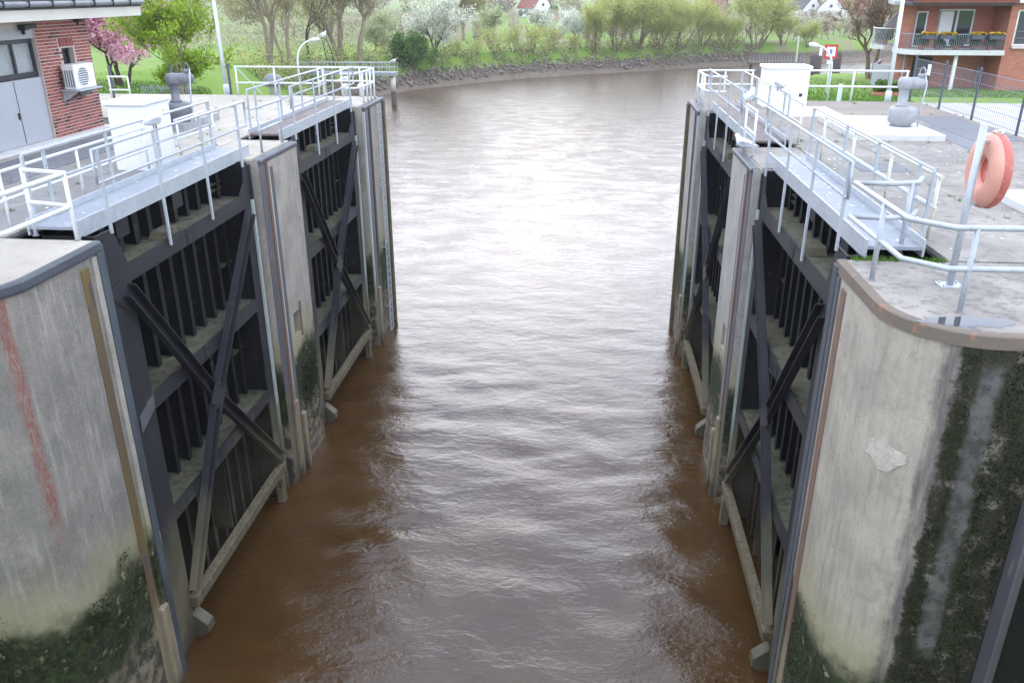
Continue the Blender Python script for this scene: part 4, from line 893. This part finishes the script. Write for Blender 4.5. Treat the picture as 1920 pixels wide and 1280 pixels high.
for k, (x0, x1, fm) in enumerate(((15.65, 16.35, 'l_flower'), (16.5, 17.2, 'l_flower'), (17.9, 18.5, 'l_flower'), (18.7, 19.4, 'l_flower'))):
    t = thing('flower_box', 'slate flower box with yellow flowers hung on the balcony rail', 'flower box', ((x0 + x1) / 2, 42.95, 10.0), 'yellow flower boxes on the balcony'); MB().box(x0, x1, 42.85, 43.02, 9.92, 10.1).build('box', 'slate', t)
    o_ = np.array(WL[t.name]); V, F = scatter(130, (x0 + x1) / 2, 42.93, 10.17, (x1 - x0) / 2, .08, .06, .03, 30 + k); meshobj('flowers', V - o_, F, fm, t); V, F = scatter(90, (x0 + x1) / 2, 42.93, 10.12, (x1 - x0) / 2, .08, .05, .03, 40 + k); meshobj('leaves', V - o_, F, 'l_plant', t)
for k, x in enumerate((15.9, 16.7, 17.5, 18.3, 19.0)):
    t = thing('potted_plant', 'green plant in a terracotta pot behind the balcony bars', 'potted plant', (x, 43.45, 9.42), 'potted plants on the balcony'); MB().lathe((x, 43.45, 9.42), [(.11, 0), (.16, .24), (.17, .26)], 14).build('pot', 'pot', t); V, F = scatter(220, x, 43.4, 9.85, .24, .2, .22, .045, 50 + k); meshobj('leaves', V - np.array(WL[t.name]), F, 'l_plant', t)
for k, (x, y) in enumerate(((15.3, 46.9), (15.4, 47.7))):
    t = thing('potted_plant', 'leafy potted plant on the rounded corner balcony', 'potted plant', (x, y, 9.45), 'potted plants on the rounded balcony'); MB().lathe((x, y, 9.45), [(.13, 0), (.18, .26), (.19, .28)], 14).build('pot', 'pot', t); V, F = scatter(260, x, y, 9.98, .3, .25, .28, .05, 70 + k); meshobj('leaves', V - np.array(WL[t.name]), F, 'l_plant', t)
t = thing('planter', 'brown brick planter with shrub beside the apartment corner', 'planter', (13.2, 39, 7.4)); MB().box(12.6, 13.7, 38.6, 39.3, 7.2, 7.95).build('box', 'aptbrick', t); V, F = scatter(260, 13.1, 38.9, 8.15, .5, .3, .25, .06, 77); meshobj('leaves', V - np.array(WL[t.name]), F, 'l_dark', t)

# ------------------------------------------------------------------ gulls
def gull(name, x, y, z, yaw, label, sc=1.0, grp=None):
    t = thing(name, label, 'gull', (x, y, z), grp); t.rotation_euler = (0, 0, yaw); t.scale = (sc,) * 3
    # body lofted along x: tail -> breast -> neck -> head
    rings = [(-.24, .105, .012, .03), (-.19, .108, .03, .036), (-.11, .118, .062, .065), (-.02, .128, .082, .085), (.06, .145, .078, .088), (.115, .178, .058, .068), (.14, .215, .043, .048), (.158, .245, .04, .042), (.185, .258, .032, .032), (.205, .256, .014, .016)]
    vs = []; n = 12
    for i, (cx, cz, ry, rz) in enumerate(rings):
        tilt = np.interp(i, [0, 4, 6, 7, 9], [0.1, .35, 1.0, .8, .1])
        for k in range(n): a = 6.28319 * k / n; vs.append((cx - math.sin(tilt) * rz * math.sin(a), ry * math.cos(a), cz + math.cos(tilt) * rz * math.sin(a)))
    def B(mb, nm, mat, par=t):
        o = mb.build(nm, mat, None); o.parent = par; return o
    m = MB().add(vs, [(i * n + k, i * n + (k + 1) % n, (i + 1) * n + (k + 1) % n, (i + 1) * n + k) for i in range(len(rings) - 1) for k in range(n)] + [tuple(range(n)), tuple(range((len(rings) - 1) * n, len(rings) * n))]); m.sm = True
    B(m, 'body', 'gull_w')
    for s_ in (-1, 1):
        wv = [(.07, s_ * .082, .165), (.0, s_ * .095, .18), (-.1, s_ * .08, .165), (-.2, s_ * .04, .135), (-.29, s_ * .012, .115), (-.2, s_ * .055, .10), (-.1, s_ * .082, .095), (.0, s_ * .094, .11), (.07, s_ * .084, .13)]
        m = MB().add(wv + [(p[0], p[1] * .85, p[2]) for p in wv], [tuple(range(9)), tuple(range(17, 8, -1))] + [(i, (i + 1) % 9, 9 + (i + 1) % 9, 9 + i) for i in range(9)]); B(m, 'wing', 'gull_g')
        B(MB().tube([(-.01, s_ * .03, .07), (0, s_ * .03, .0)], .007, 6), 'leg', 'gull_b')
        B(MB().lathe((.175, s_ * .03, .262), [(.006, -.005), (.006, .005)], 6), 'eye', 'black')
    B(MB().tube([(.2, 0, .254), (.235, 0, .249), (.25, 0, .243)], [.012, .008, .002], 6), 'beak', 'gull_b')
    return t
gull('gull', S(-1, 5.82), 14.62, 9.72, R(75), 'white and grey gull perched on the walkway railing before the white housing', 1.15)
gull('gull', 4.9, 22.4, 9.65, R(100), 'gull standing upright on the brown walkway inner railing', 1.35)
gull('gull', 3.95, 21.2, 9.48, R(60), 'gull perched on the white stub railing of the narrow pier', 1.3)
gull('gull', 3.9, 20.85, 8.4, R(140), 'gull resting on top of the narrow concrete pier', 1.4)
gull('gull', -10.25, 33.4, 10.30, R(-30), 'small gull perched on the arched lamp head', 1.0)
gull('gull', -22.15, 98.3, 4.43, R(20), 'gull on the end of the far jetty railing', 1.6)
gull('gull', -9.2, 32.3, 8.75, R(20), 'gull sitting on a white mooring bollard', 1.1)

# ------------------------------------------------------------------ vegetation
def lh(x, y): return float(land_h(x, y)[0])
def cards(P, size, r, flat=0.):
    n = len(P); a = r.normal(0, 1, (n, 3)); a[:, 2] *= (1 - flat); a /= np.linalg.norm(a, axis=1)[:, None]; b = np.cross(a, r.normal(0, 1, (n, 3))); b /= np.linalg.norm(b, axis=1)[:, None]; s_ = size * r.uniform(.5, 1.5, (n, 1))
    return np.stack([P - a * s_, P - b * s_ * .55, P + a * s_, P + b * s_ * .55], 1).reshape(-1, 3), np.arange(4 * n).reshape(-1, 4)
def grow(r, p, d, ln, rad, depth, maxd, paths, tips, spread, kids, up, jit=.13, shrink=.68):
    n = 5; pts = [p.copy()]; rs = [rad]
    for i in range(n):
        d = d + r.normal(0, jit, 3) + np.array([0, 0, up]); d /= np.linalg.norm(d); p = p + d * ln / n; pts.append(p.copy()); rs.append(rad * (1 - .55 * (i + 1) / n))
    paths.append((pts, rs))
    if depth >= maxd - 1: tips += [q for q in pts[1:]]
    if depth >= maxd: return
    for k in range(kids[min(depth, len(kids) - 1)]):
        i = r.randint(2, n + 1) if k else n
        q = r.normal(0, 1, 3); q -= d * q.dot(d); q /= np.linalg.norm(q); a = spread * r.uniform(.6, 1.3)
        nd = d * math.cos(a) + q * math.sin(a); grow(r, pts[i], nd, ln * shrink * r.uniform(.75, 1.2), rs[i] * .72, depth + 1, maxd, paths, tips, spread, kids, up, jit, shrink)
def tree(name, label, x, y, h, seed, bark, leaf, stems=1, kids=(4, 4, 4), maxd=3, spread=.55, up=.06, lsize=.1, lper=6, lsig=.18, rad=None, trunk_f=.34, lean=.15, group=None, cat='tree', crown='crown', z=None, trunk='trunk', extra=None):
    r = np.random.RandomState(seed); z = lh(x, y) - .1 if z is None else z
    t = thing(name, label, cat, (x, y, z), group); paths = []; tips = []; rad = rad or h * .022
    for s_ in range(stems):
        an = r.uniform(0, 6.28); off = np.array([math.cos(an), math.sin(an), 0]) * (0 if stems == 1 else rad * 1.5 + .02 * h)
        d = np.array([math.cos(an) * lean, math.sin(an) * lean, 1.]); d /= np.linalg.norm(d)
        grow(r, off * 1., d, h * trunk_f * r.uniform(.85, 1.1), rad * r.uniform(.75, 1.1), 0, maxd, paths, tips, spread, kids, up)
    tips = np.array(tips); zs = tips[:, 2].max(); k = h / zs
    m = MB()
    for pts, rs in paths: m.tube([np.array(p) * (k, k, k) for p in pts], [max(q, .012) for q in rs], 5 if rs[0] < .05 else 8, cap=False)
    o = m.build(trunk, bark, None, fixn=False); o.parent = t
    P = np.repeat(tips * k, lper, axis=0); P = P + r.normal(0, lsig, P.shape)
    V, F = cards(P, lsize, r); meshobj(crown, V, F, leaf, t)
    if extra:
        P = np.repeat(tips * k, extra[1], axis=0); P = P + r.normal(0, lsig, P.shape); V, F = cards(P, extra[2], r); meshobj('young_leaves', V, F, extra[0], t)
    return t
tree('fresh_green_tree', 'bright fresh green small tree with several stems at the quay edge', -16.1, 33.7, 4.5, 3, 'bark', 'l_fresh', 4, (4, 4, 3), 3, .50, .03, .07, 5, .13, .07, .34, .28)
tree('fresh_green_tree', 'smaller fresh green tree with low crown behind the bar fence', -17.2, 35.2, 2.0, 4, 'bark', 'l_fresh', 3, (4, 4, 3), 3, .65, .02, .07, 7, .13, .055, .34, .35)
tree('cherry_tree', 'pink blossoming cherry tree beside the brick control building', -21.2, 37.6, 5.6, 8, 'bark_d', 'l_pink', 3, (5, 4, 4), 3, .62, .03, .085, 13, .17, .11, .30, .2)
budgrp = 'budding willows on the lawn'
W = 'l_bud'
tree('budding_tree', 'tall budding tree with forked trunk on the lawn behind the tall lamp post', -35.3, 91.6, 15, 21, 'bark', W, 2, (4, 4, 5), 4, .45, .07, .10, 2, .35, .34, .30, .12)
tree('budding_tree', 'tall budding tree with twin leaning stems on the lawn near the water', -34.6, 97, 14.5, 22, 'bark', W, 2, (4, 4, 5), 4, .42, .07, .10, 2, .35, .30, .30, .14)
tree('budding_tree', 'big broad budding tree with thick pale trunk at the bank above the jetty', -31.2, 113, 15.5, 23, 'bark', W, 3, (5, 4, 5), 4, .5, .06, .10, 2, .35, .42, .26, .25)
tree('bare_tree', 'slender bare forked tree behind the arched lamp', -34.2, 105, 12, 24, 'bark_d', W, 1, (4, 4, 4), 3, .5, .08, .12, 1, .3, .17, .42)
tree('bare_tree', 'thin bare sapling leaning behind the arched lamp', -32.2, 108, 11, 25, 'bark_d', W, 2, (3, 3, 4), 3, .4, .08, .12, 1, .3, .11, .45, .2)
tree('budding_tree', 'tall budding tree rising behind the large white blossoming tree', -24.5, 172, 15, 26, 'bark', W, 1, (5, 5, 5), 4, .5, .06, .16, 3, .4, .36, .34)
tree('blossom_tree', 'large white blossoming tree on the bank beside the dark green bush', -22.3, 126.8, 9.6, 31, 'bark_d', 'l_white', 3, (4, 4, 4), 3, .62, .02, .14, 7, .32, .16, .3, .22, extra=('l_cream', 3, .12))
tree('blossom_tree', 'pale beige blossoming shrub tree behind the lawn', -33.8, 136, 6.2, 32, 'bark_d', 'l_cream', 4, (4, 4, 4), 3, .6, .03, .12, 5, .3, .08, .3, .35)
tree('blossom_tree', 'pale half-open blossoming tree at the head of the orchard rows', -17.3, 152, 6.6, 33, 'bark_d', 'l_cream', 1, (5, 5, 4), 3, .6, .04, .12, 7, .25, .12, .34)
tree('blossom_tree', 'white blossoming tree at the near end of an orchard row', -9.3, 163, 6.4, 34, 'bark_d', 'l_white', 1, (5, 5, 5), 3, .58, .04, .12, 7, .25, .12, .34, extra=('l_cream', 3, .1))
tree('blossom_tree', 'cone-shaped bright white blossoming tree nearest the willow bushes', -2.1, 150, 6.4, 35, 'bark_d', 'l_white', 1, (6, 5, 5), 3, .62, .01, .12, 8, .25, .13, .34)
tree('riverside_tree', 'brown bare twiggy tree on the grass bank left of the apartments', 17.0, 53.5, 7.5, 41, 'bark', 'l_brown', 2, (4, 4, 5), 4, .5, .05, .05, 1, .2, .16, .3)
tree('dark_bush', 'dense dark green bush on the rocky bank by the white blossoming tree', -25.0, 121.5, 4.2, 51, 'bark_d', 'l_dark', 6, (4, 4, 4), 3, .75, .02, .15, 5, .3, .05, .3, .5, cat='bush', crown='foliage', trunk='stems')
# willow bushes along the far bank: five sources, then copies with their own proportions
wl = [(1.0, 147.4, 10.5, 'tall yellow-green willow bush next to the bright white blossoming tree'), (5.2, 149.6, 9.5, None), (8.6, 152.6, 11, None), (12.6, 155.2, 10, None), (16.5, 157.6, 8.5, None), (20.5, 160.6, 9, None), (25, 163, 7.5, None), (31.5, 167.6, 10.5, None), (-14.5, 136, 4, 's'), (-11.8, 138, 4.6, 's'), (-17.2, 132.5, 3.6, 's'), (-8.6, 140, 4.4, 's'), (-5.4, 143, 4.2, 's'), (-2.4, 145.6, 3.4, 's'), (37, 171, 6, None), (42, 172, 5, None), (-19.6, 129, 3.2, 's')]
src = []
for k in range(4):
    src.append(tree('willow_bush', 'yellow-green willow bush on the far river bank', 0, 0, 9, 60 + k, 'twig', 'l_willow', 8, (3, 4, 4), 3, .34, .08, .10, 5, .40, .10, .34, .42, cat='bush', crown='foliage', z=0, trunk='stems', group='willow bushes along the far bank'))
for k in range(2):
    src.append(tree('willow_sapling', 'thin yellow-green willow sapling on the far rocky bank below the orchard', 0, 0, 4, 70 + k, 'twig', 'l_willow', 6, (3, 3), 2, .34, .09, .08, 3, .26, .03, .5, .45, cat='bush', crown='foliage', z=0, trunk='stems', group='willow saplings below the orchard'))
used = set()
for k, (x, y, h, lb) in enumerate(wl):
    i = (4 + k % 2) if lb == 's' else k % 4; z = lh(x, y) - .1; sc = h / (4 if i > 3 else 9) * (.75 + .5 * ((k * 37) % 10) / 10)
    if i in used: o = copytree(src[i], (x, y, z), k * 1.3, (sc * (1.15 if i < 4 else 1.5), sc * (1.15 if i < 4 else 1.5), sc))
    else: o = src[i]; used.add(i); o.location = (x, y, z); o.rotation_euler = (0, 0, k * 1.3); o.scale = (sc * (1.15 if i < 4 else 1.5), sc * (1.15 if i < 4 else 1.5), sc)
    if k == 4 and False: pass
    if lb is None: o['label'] = 'yellow-green willow bush on the far river bank'; o['group'] = 'willow bushes along the far bank'
    if lb and lb != 's':
        o['label'] = lb
        if 'group' in o: del o['group']
# orchard: rows of small trees running away from the river
osrc = [tree('orchard_tree', 'small bare orchard tree standing in the rows beyond the far bank', 0, 0, 3.1, 80 + k, 'bark_d', 'l_brown' if k % 3 else 'l_cream', 1, (5, 4), 2, .6, .05, .10, 5, .2, .06, .36, group='orchard rows', z=0) for k in range(4)]
ou = set(); ro_ = random.Random(4); cnt = 0
rowx = [x for x in np.arange(-62, 100, 7.0)]
spots = []
for yy in np.arange(163, 330, 3.6):
    for rx in rowx:
        spots.append((rx - .092 * (yy - 160), yy))
spots.sort(key=lambda p: p[1]); far_sp = []
for (x, y) in spots:
    x += ro_.uniform(-.3, .3); y += ro_.uniform(-.5, .5)
    if sdist(np.array([[x, y]]))[0] < 9: continue
    if cnt < 296:
        i = ro_.randrange(4); sc = ro_.uniform(.85, 1.2); z = lh(x, y) - .05
        if i in ou: copytree(osrc[i], (x, y, z), ro_.uniform(0, 6), sc)
        else: ou.add(i); osrc[i].location = (x, y, z)
        cnt += 1
    else: far_sp.append((x, y, lh(x, y)))
r = np.random.RandomState(90)
fs = np.array(far_sp); P = np.repeat(fs, 34, axis=0); P = P + np.stack([r.normal(0, .75, len(P)), r.normal(0, .9, len(P)), 1.9 + r.normal(0, .75, len(P))], 1)
V, F = cards(P, .22, r); tag(meshobj('far_orchard', V, F, 'l_brown'), kind='stuff')
# orchard and hedges behind the lawn on the left
n = 15000; P = np.stack([r.uniform(-140, -38, n), r.uniform(140, 175, n), 3 + np.abs(r.normal(0, 2.4, n))], 1); keep = np.sin(P[:, 0] * .55) + np.sin(P[:, 0] * .23 + 1) > -.7 + .35 * (P[:, 2] - 4); V, F = cards(P[keep], .22, r)
tag(meshobj('hedge_scrub', V, F, 'l_cream'), kind='stuff')
n = 9000; P = np.stack([r.uniform(-140, -38, n), r.uniform(138, 176, n), 3 + np.abs(r.normal(0, 2.2, n))], 1); V, F = cards(P, .2, r); tag(meshobj('hedge_scrub', V, F, 'l_brown'), kind='stuff')
# far wood closing the view
def crownline(n, x0, x1, y0, y1, hh, seed, mat, size, name='far_wood'):
    q = np.random.RandomState(seed); nc = int((x1 - x0) / 7); cx = q.uniform(x0, x1, nc); cyy = q.uniform(y0, y1, nc); ch = hh * q.uniform(.55, 1.15, nc); i = q.randint(0, nc, n)
    d = q.normal(0, 1, (n, 3)); d /= np.linalg.norm(d, axis=1)[:, None]; d *= q.uniform(.3, 1, (n, 1)) ** .5
    P = np.stack([cx[i] + d[:, 0] * ch[i] * .38, cyy[i] + d[:, 1] * ch[i] * .35, 3 + ch[i] * .58 + d[:, 2] * ch[i] * .45], 1); V, F = cards(P, size, q); tag(meshobj(name, V, F, mat), kind='stuff')
crownline(26000, -330, -15, 335, 390, 17, 91, 'l_brown', .5); crownline(9000, -330, 260, 345, 400, 14, 92, 'l_bud', .5); crownline(8000, 20, 330, 345, 400, 13, 93, 'l_willow', .5); crownline(9000, -15, 330, 360, 410, 12, 94, 'l_brown', .5); crownline(7000, -140, -60, 185, 240, 12, 95, 'l_bud', .35); crownline(5000, -150, 300, 325, 345, 4, 96, 'l_dark', .4); crownline(5000, 0, 120, 318, 335, 7, 97, 'l_willow', .35)
# riprap and scrub on the bank
def along(n, d0, d1, seed, x0=-30, x1=60):
    q = np.random.RandomState(seed); out = []
    seg = bankL[4:]; ln = np.linalg.norm(np.diff(seg, axis=0), axis=1)[:10]; pr_ = ln / ln.sum()
    i = q.choice(10, n, p=pr_); f = q.rand(n); p = seg[i] * (1 - f[:, None]) + seg[i + 1] * f[:, None]; t_ = seg[i + 1] - seg[i]; t_ /= np.linalg.norm(t_, axis=1)[:, None]; nrm = np.stack([-t_[:, 1], t_[:, 0]], 1)
    return p + nrm * q.uniform(d0, d1, (n, 1)), q
p, q = along(900, 1.0, 3.6, 97); hz = land_h(p[:, 0], p[:, 1])
ico = np.array([(0, 0, 1), (.9, 0, .1), (0, .9, .1), (-.9, 0, .1), (0, -.9, .1), (0, 0, -.6)]); icf = np.array([(0, 1, 2), (0, 2, 3), (0, 3, 4), (0, 4, 1), (5, 2, 1), (5, 3, 2), (5, 4, 3), (5, 1, 4)])
n = len(p); Vs = ico[None] * q.uniform(.14, .42, (n, 1, 1)) * q.uniform(.6, 1.3, (n, 1, 3)) + q.normal(0, .05, (n, 6, 3)) + np.concatenate([p, hz[:, None] + .08], 1)[:, None]
tag(meshobj('riprap', Vs.reshape(-1, 3), (icf[None] + 6 * np.arange(n)[:, None, None]).reshape(-1, 3), 'stone'), kind='stuff')
for mt, nn, d0, d1, hh, sd_ in (('l_dark', 6500, 2.6, 7.5, .8, 98), ('l_bud', 10000, 3.2, 9, 1.1, 99), ('l_brown', 6500, 2.2, 7, .6, 100), ('l_willow', 9000, 4.5, 10.5, 1.0, 101)):
    p, q = along(nn, d0, d1, sd_); cl = np.sin(p[:, 0] * 1.7) + np.sin(p[:, 1] * .9 + p[:, 0] * .5); k = cl + q.uniform(-1, 1, nn) > -.6; p = p[k]; hz = land_h(p[:, 0], p[:, 1]); P = np.concatenate([p, (hz + np.abs(q.normal(0, hh, len(p))))[:, None]], 1); V, F = cards(P, .15, q); tag(meshobj('bank_scrub', V, F, mt), kind='stuff')
# grass on the lawn and the right-hand bank
q = np.random.RandomState(102); n = 42000
p = np.concatenate([np.stack([q.uniform(-30, -10.5, n // 2), 31.5 + q.exponential(9, n // 2)], 1), np.stack([q.uniform(7.0, 24, n // 2), 31.6 + q.exponential(7, n // 2)], 1)]); hz = land_h(p[:, 0], p[:, 1]); k = (hz > 2.5) & ~((p[:, 0] > 11.7) & (p[:, 1] < 33.4)) & ~((p[:, 0] > 14.9) & (p[:, 1] > 43)); p = p[k]; hz = hz[k]; n = len(p)
b = np.concatenate([p, hz[:, None]], 1); a = q.uniform(0, 6.28, n); wv = np.stack([np.cos(a), np.sin(a), 0 * a], 1) * .018; tp = b + np.concatenate([q.normal(0, .03, (n, 2)), q.uniform(.05, .13, (n, 1))], 1)
tag(meshobj('lawn_grass', np.stack([b - wv, b + wv, tp], 1).reshape(-1, 3), np.arange(3 * n).reshape(-1, 3), 'grassm'), kind='stuff')

# ------------------------------------------------------------------ far houses
def house(x, y, w_, d_, h_, rh, rz, label, wallm='white', roofm='roof'):
    t = thing('house', label, 'house', (x, y, 2.9)); t.rotation_euler = (0, 0, rz)
    def B(mb, nm, mat, par=t): o = mb.build(nm, mat, None); o.parent = par; return o
    B(MB().box(-w_ / 2, w_ / 2, -d_ / 2, d_ / 2, 0, h_).prism([(-w_ / 2, h_), (w_ / 2, h_), (0, h_ + rh)], 'y', -d_ / 2, d_ / 2), 'wall', wallm)
    e = .35; sl = rh / (w_ / 2)
    for s_ in (-1, 1): B(MB().prism([(0, h_ + rh + .12), (s_ * (w_ / 2 + e), h_ - e * sl + .12), (s_ * (w_ / 2 + e), h_ - e * sl + .3), (0, h_ + rh + .3)], 'y', -d_ / 2 - .4, d_ / 2 + .4), 'roof', roofm)
    for k in range(3):
        wx = -w_ / 2 + w_ * (k + .5) / 3; o = B(MB().box(wx - .55, wx + .55, -d_ / 2 - .06, -d_ / 2 - .002, .9, 2.3), 'window', 'white_gloss'); B(MB().box(wx - .45, wx + .45, -d_ / 2 - .075, -d_ / 2 - .062, 1.0, 2.2), 'pane', 'glass', o)
    o = B(MB().box(-.6, .6, -d_ / 2 - .06, -d_ / 2 - .002, h_ + .4, h_ + 1.6), 'window', 'white_gloss'); B(MB().box(-.5, .5, -d_ / 2 - .075, -d_ / 2 - .062, h_ + .5, h_ + 1.5), 'pane', 'glass', o)
    B(MB().box(.8, 1.5, 1, 1.7, h_ + rh * .5, h_ + rh + 1), 'chimney', 'aptbrick'); return t
house(-20.5, 338, 8, 11, 3.4, 5.5, R(38), 'white gabled farmhouse with a red roof beyond the orchard')
house(30, 392, 8, 11, 3, 4.5, R(-30), 'white house with low red roof behind the willow bushes')
house(53, 395, 9, 12, 3, 5, R(55), 'brick house with steep roof behind the willow bushes', 'aptbrick')
house(79, 335, 8, 10, 3.2, 4.5, R(20), 'pale house with white wall beyond the far bank', 'white', 'roof_dark')
house(88, 330, 9, 11, 3.2, 5, R(-25), 'white gabled house with broad orange roof near the riverside tree')
house(104, 340, 10, 13, 3, 6, R(40), 'orange-roofed brick house behind the riverside tree', 'aptbrick')

# ------------------------------------------------------------------ spring haze
hz_ = MB().box(-2600, 2600, -400, 3100, -4, 30).build('haze', 'white'); hz_['kind'] = 'stuff'
hm = bpy.data.materials.new('spring_haze'); hm.use_nodes = True; hm.node_tree.nodes.clear()
pv = hm.node_tree.nodes.new('ShaderNodeVolumePrincipled'); pv.inputs['Color'].default_value = (.93, .95, 1, 1); pv.inputs['Density'].default_value = .0003; pv.inputs['Anisotropy'].default_value = .2
mo = hm.node_tree.nodes.new('ShaderNodeOutputMaterial'); hm.node_tree.links.new(pv.outputs[0], mo.inputs['Volume']); hz_.data.materials.clear(); hz_.data.materials.append(hm)

# ------------------------------------------------------------------ weeds in the deck joints and bird droppings
q = np.random.RandomState(120); P = []
for k in range(170):
    if k % 2: x = q.choice([S(1, 7.21), S(1, 8.9), S(1, 11.2), S(1, 13.6), S(-1, 7.21), S(-1, 8.3), S(-1, 9.9)]); y = q.uniform(12.1, 31)
    else: x = q.uniform(S(1, 7.3), S(1, 13.5)) if q.rand() < .6 else q.uniform(S(-1, 11.4), S(-1, 7.3)); y = q.choice([12.0, 14.6, 17.2, 19.8, 22.4, 25.0, 27.8, 31.3]) if x > 0 else q.choice([13.6, 15.9, 18.2, 20.5, 22.8, 25.1, 27.4, 29.4])
    for j in range(q.randint(3, 16)): P.append((x + q.normal(0, .03), y + q.normal(0, .03)))
for j in range(500): P.append((S(1, 5.9) + q.uniform(-.05, 1.25), 11.93 + q.normal(0, .03)))
P = np.array(P); n = len(P); b = np.concatenate([P, np.full((n, 1), DECK - .01)], 1); a = q.uniform(0, 6.28, n); wv = np.stack([np.cos(a), np.sin(a), 0 * a], 1) * .008; tp = b + np.concatenate([q.normal(0, .03, (n, 2)), q.uniform(.03, .10, (n, 1))], 1)
tag(meshobj('joint_weeds', np.stack([b - wv, b + wv, tp], 1).reshape(-1, 3), np.arange(3 * n).reshape(-1, 3), 'grassm'), kind='stuff')
V = []; F = []
for k in range(170):
    sd_ = 1 if q.rand() < .6 else -1
    if k % 3 == 0: x, y, z = S(sd_, q.uniform(6.15, 6.85)), q.uniform(12.2, 19.2), 8.553
    else: x, y, z = S(sd_, q.uniform(7.3, 11)), q.uniform(12.3, 24), DECK + .0075
    rr_ = q.uniform(.012, .04); o = len(V); m_ = 7
    for i in range(m_): an = i * 6.283 / m_; ra = rr_ * q.uniform(.5, 1.3); V.append((x + ra * math.cos(an), y + ra * 1.3 * math.sin(an), z))
    V.append((x, y, z)); F += [(o + i, o + (i + 1) % m_, o + m_) for i in range(m_)]
tag(meshobj('bird_droppings', np.array(V), np.array(F), 'white'), kind='stuff')
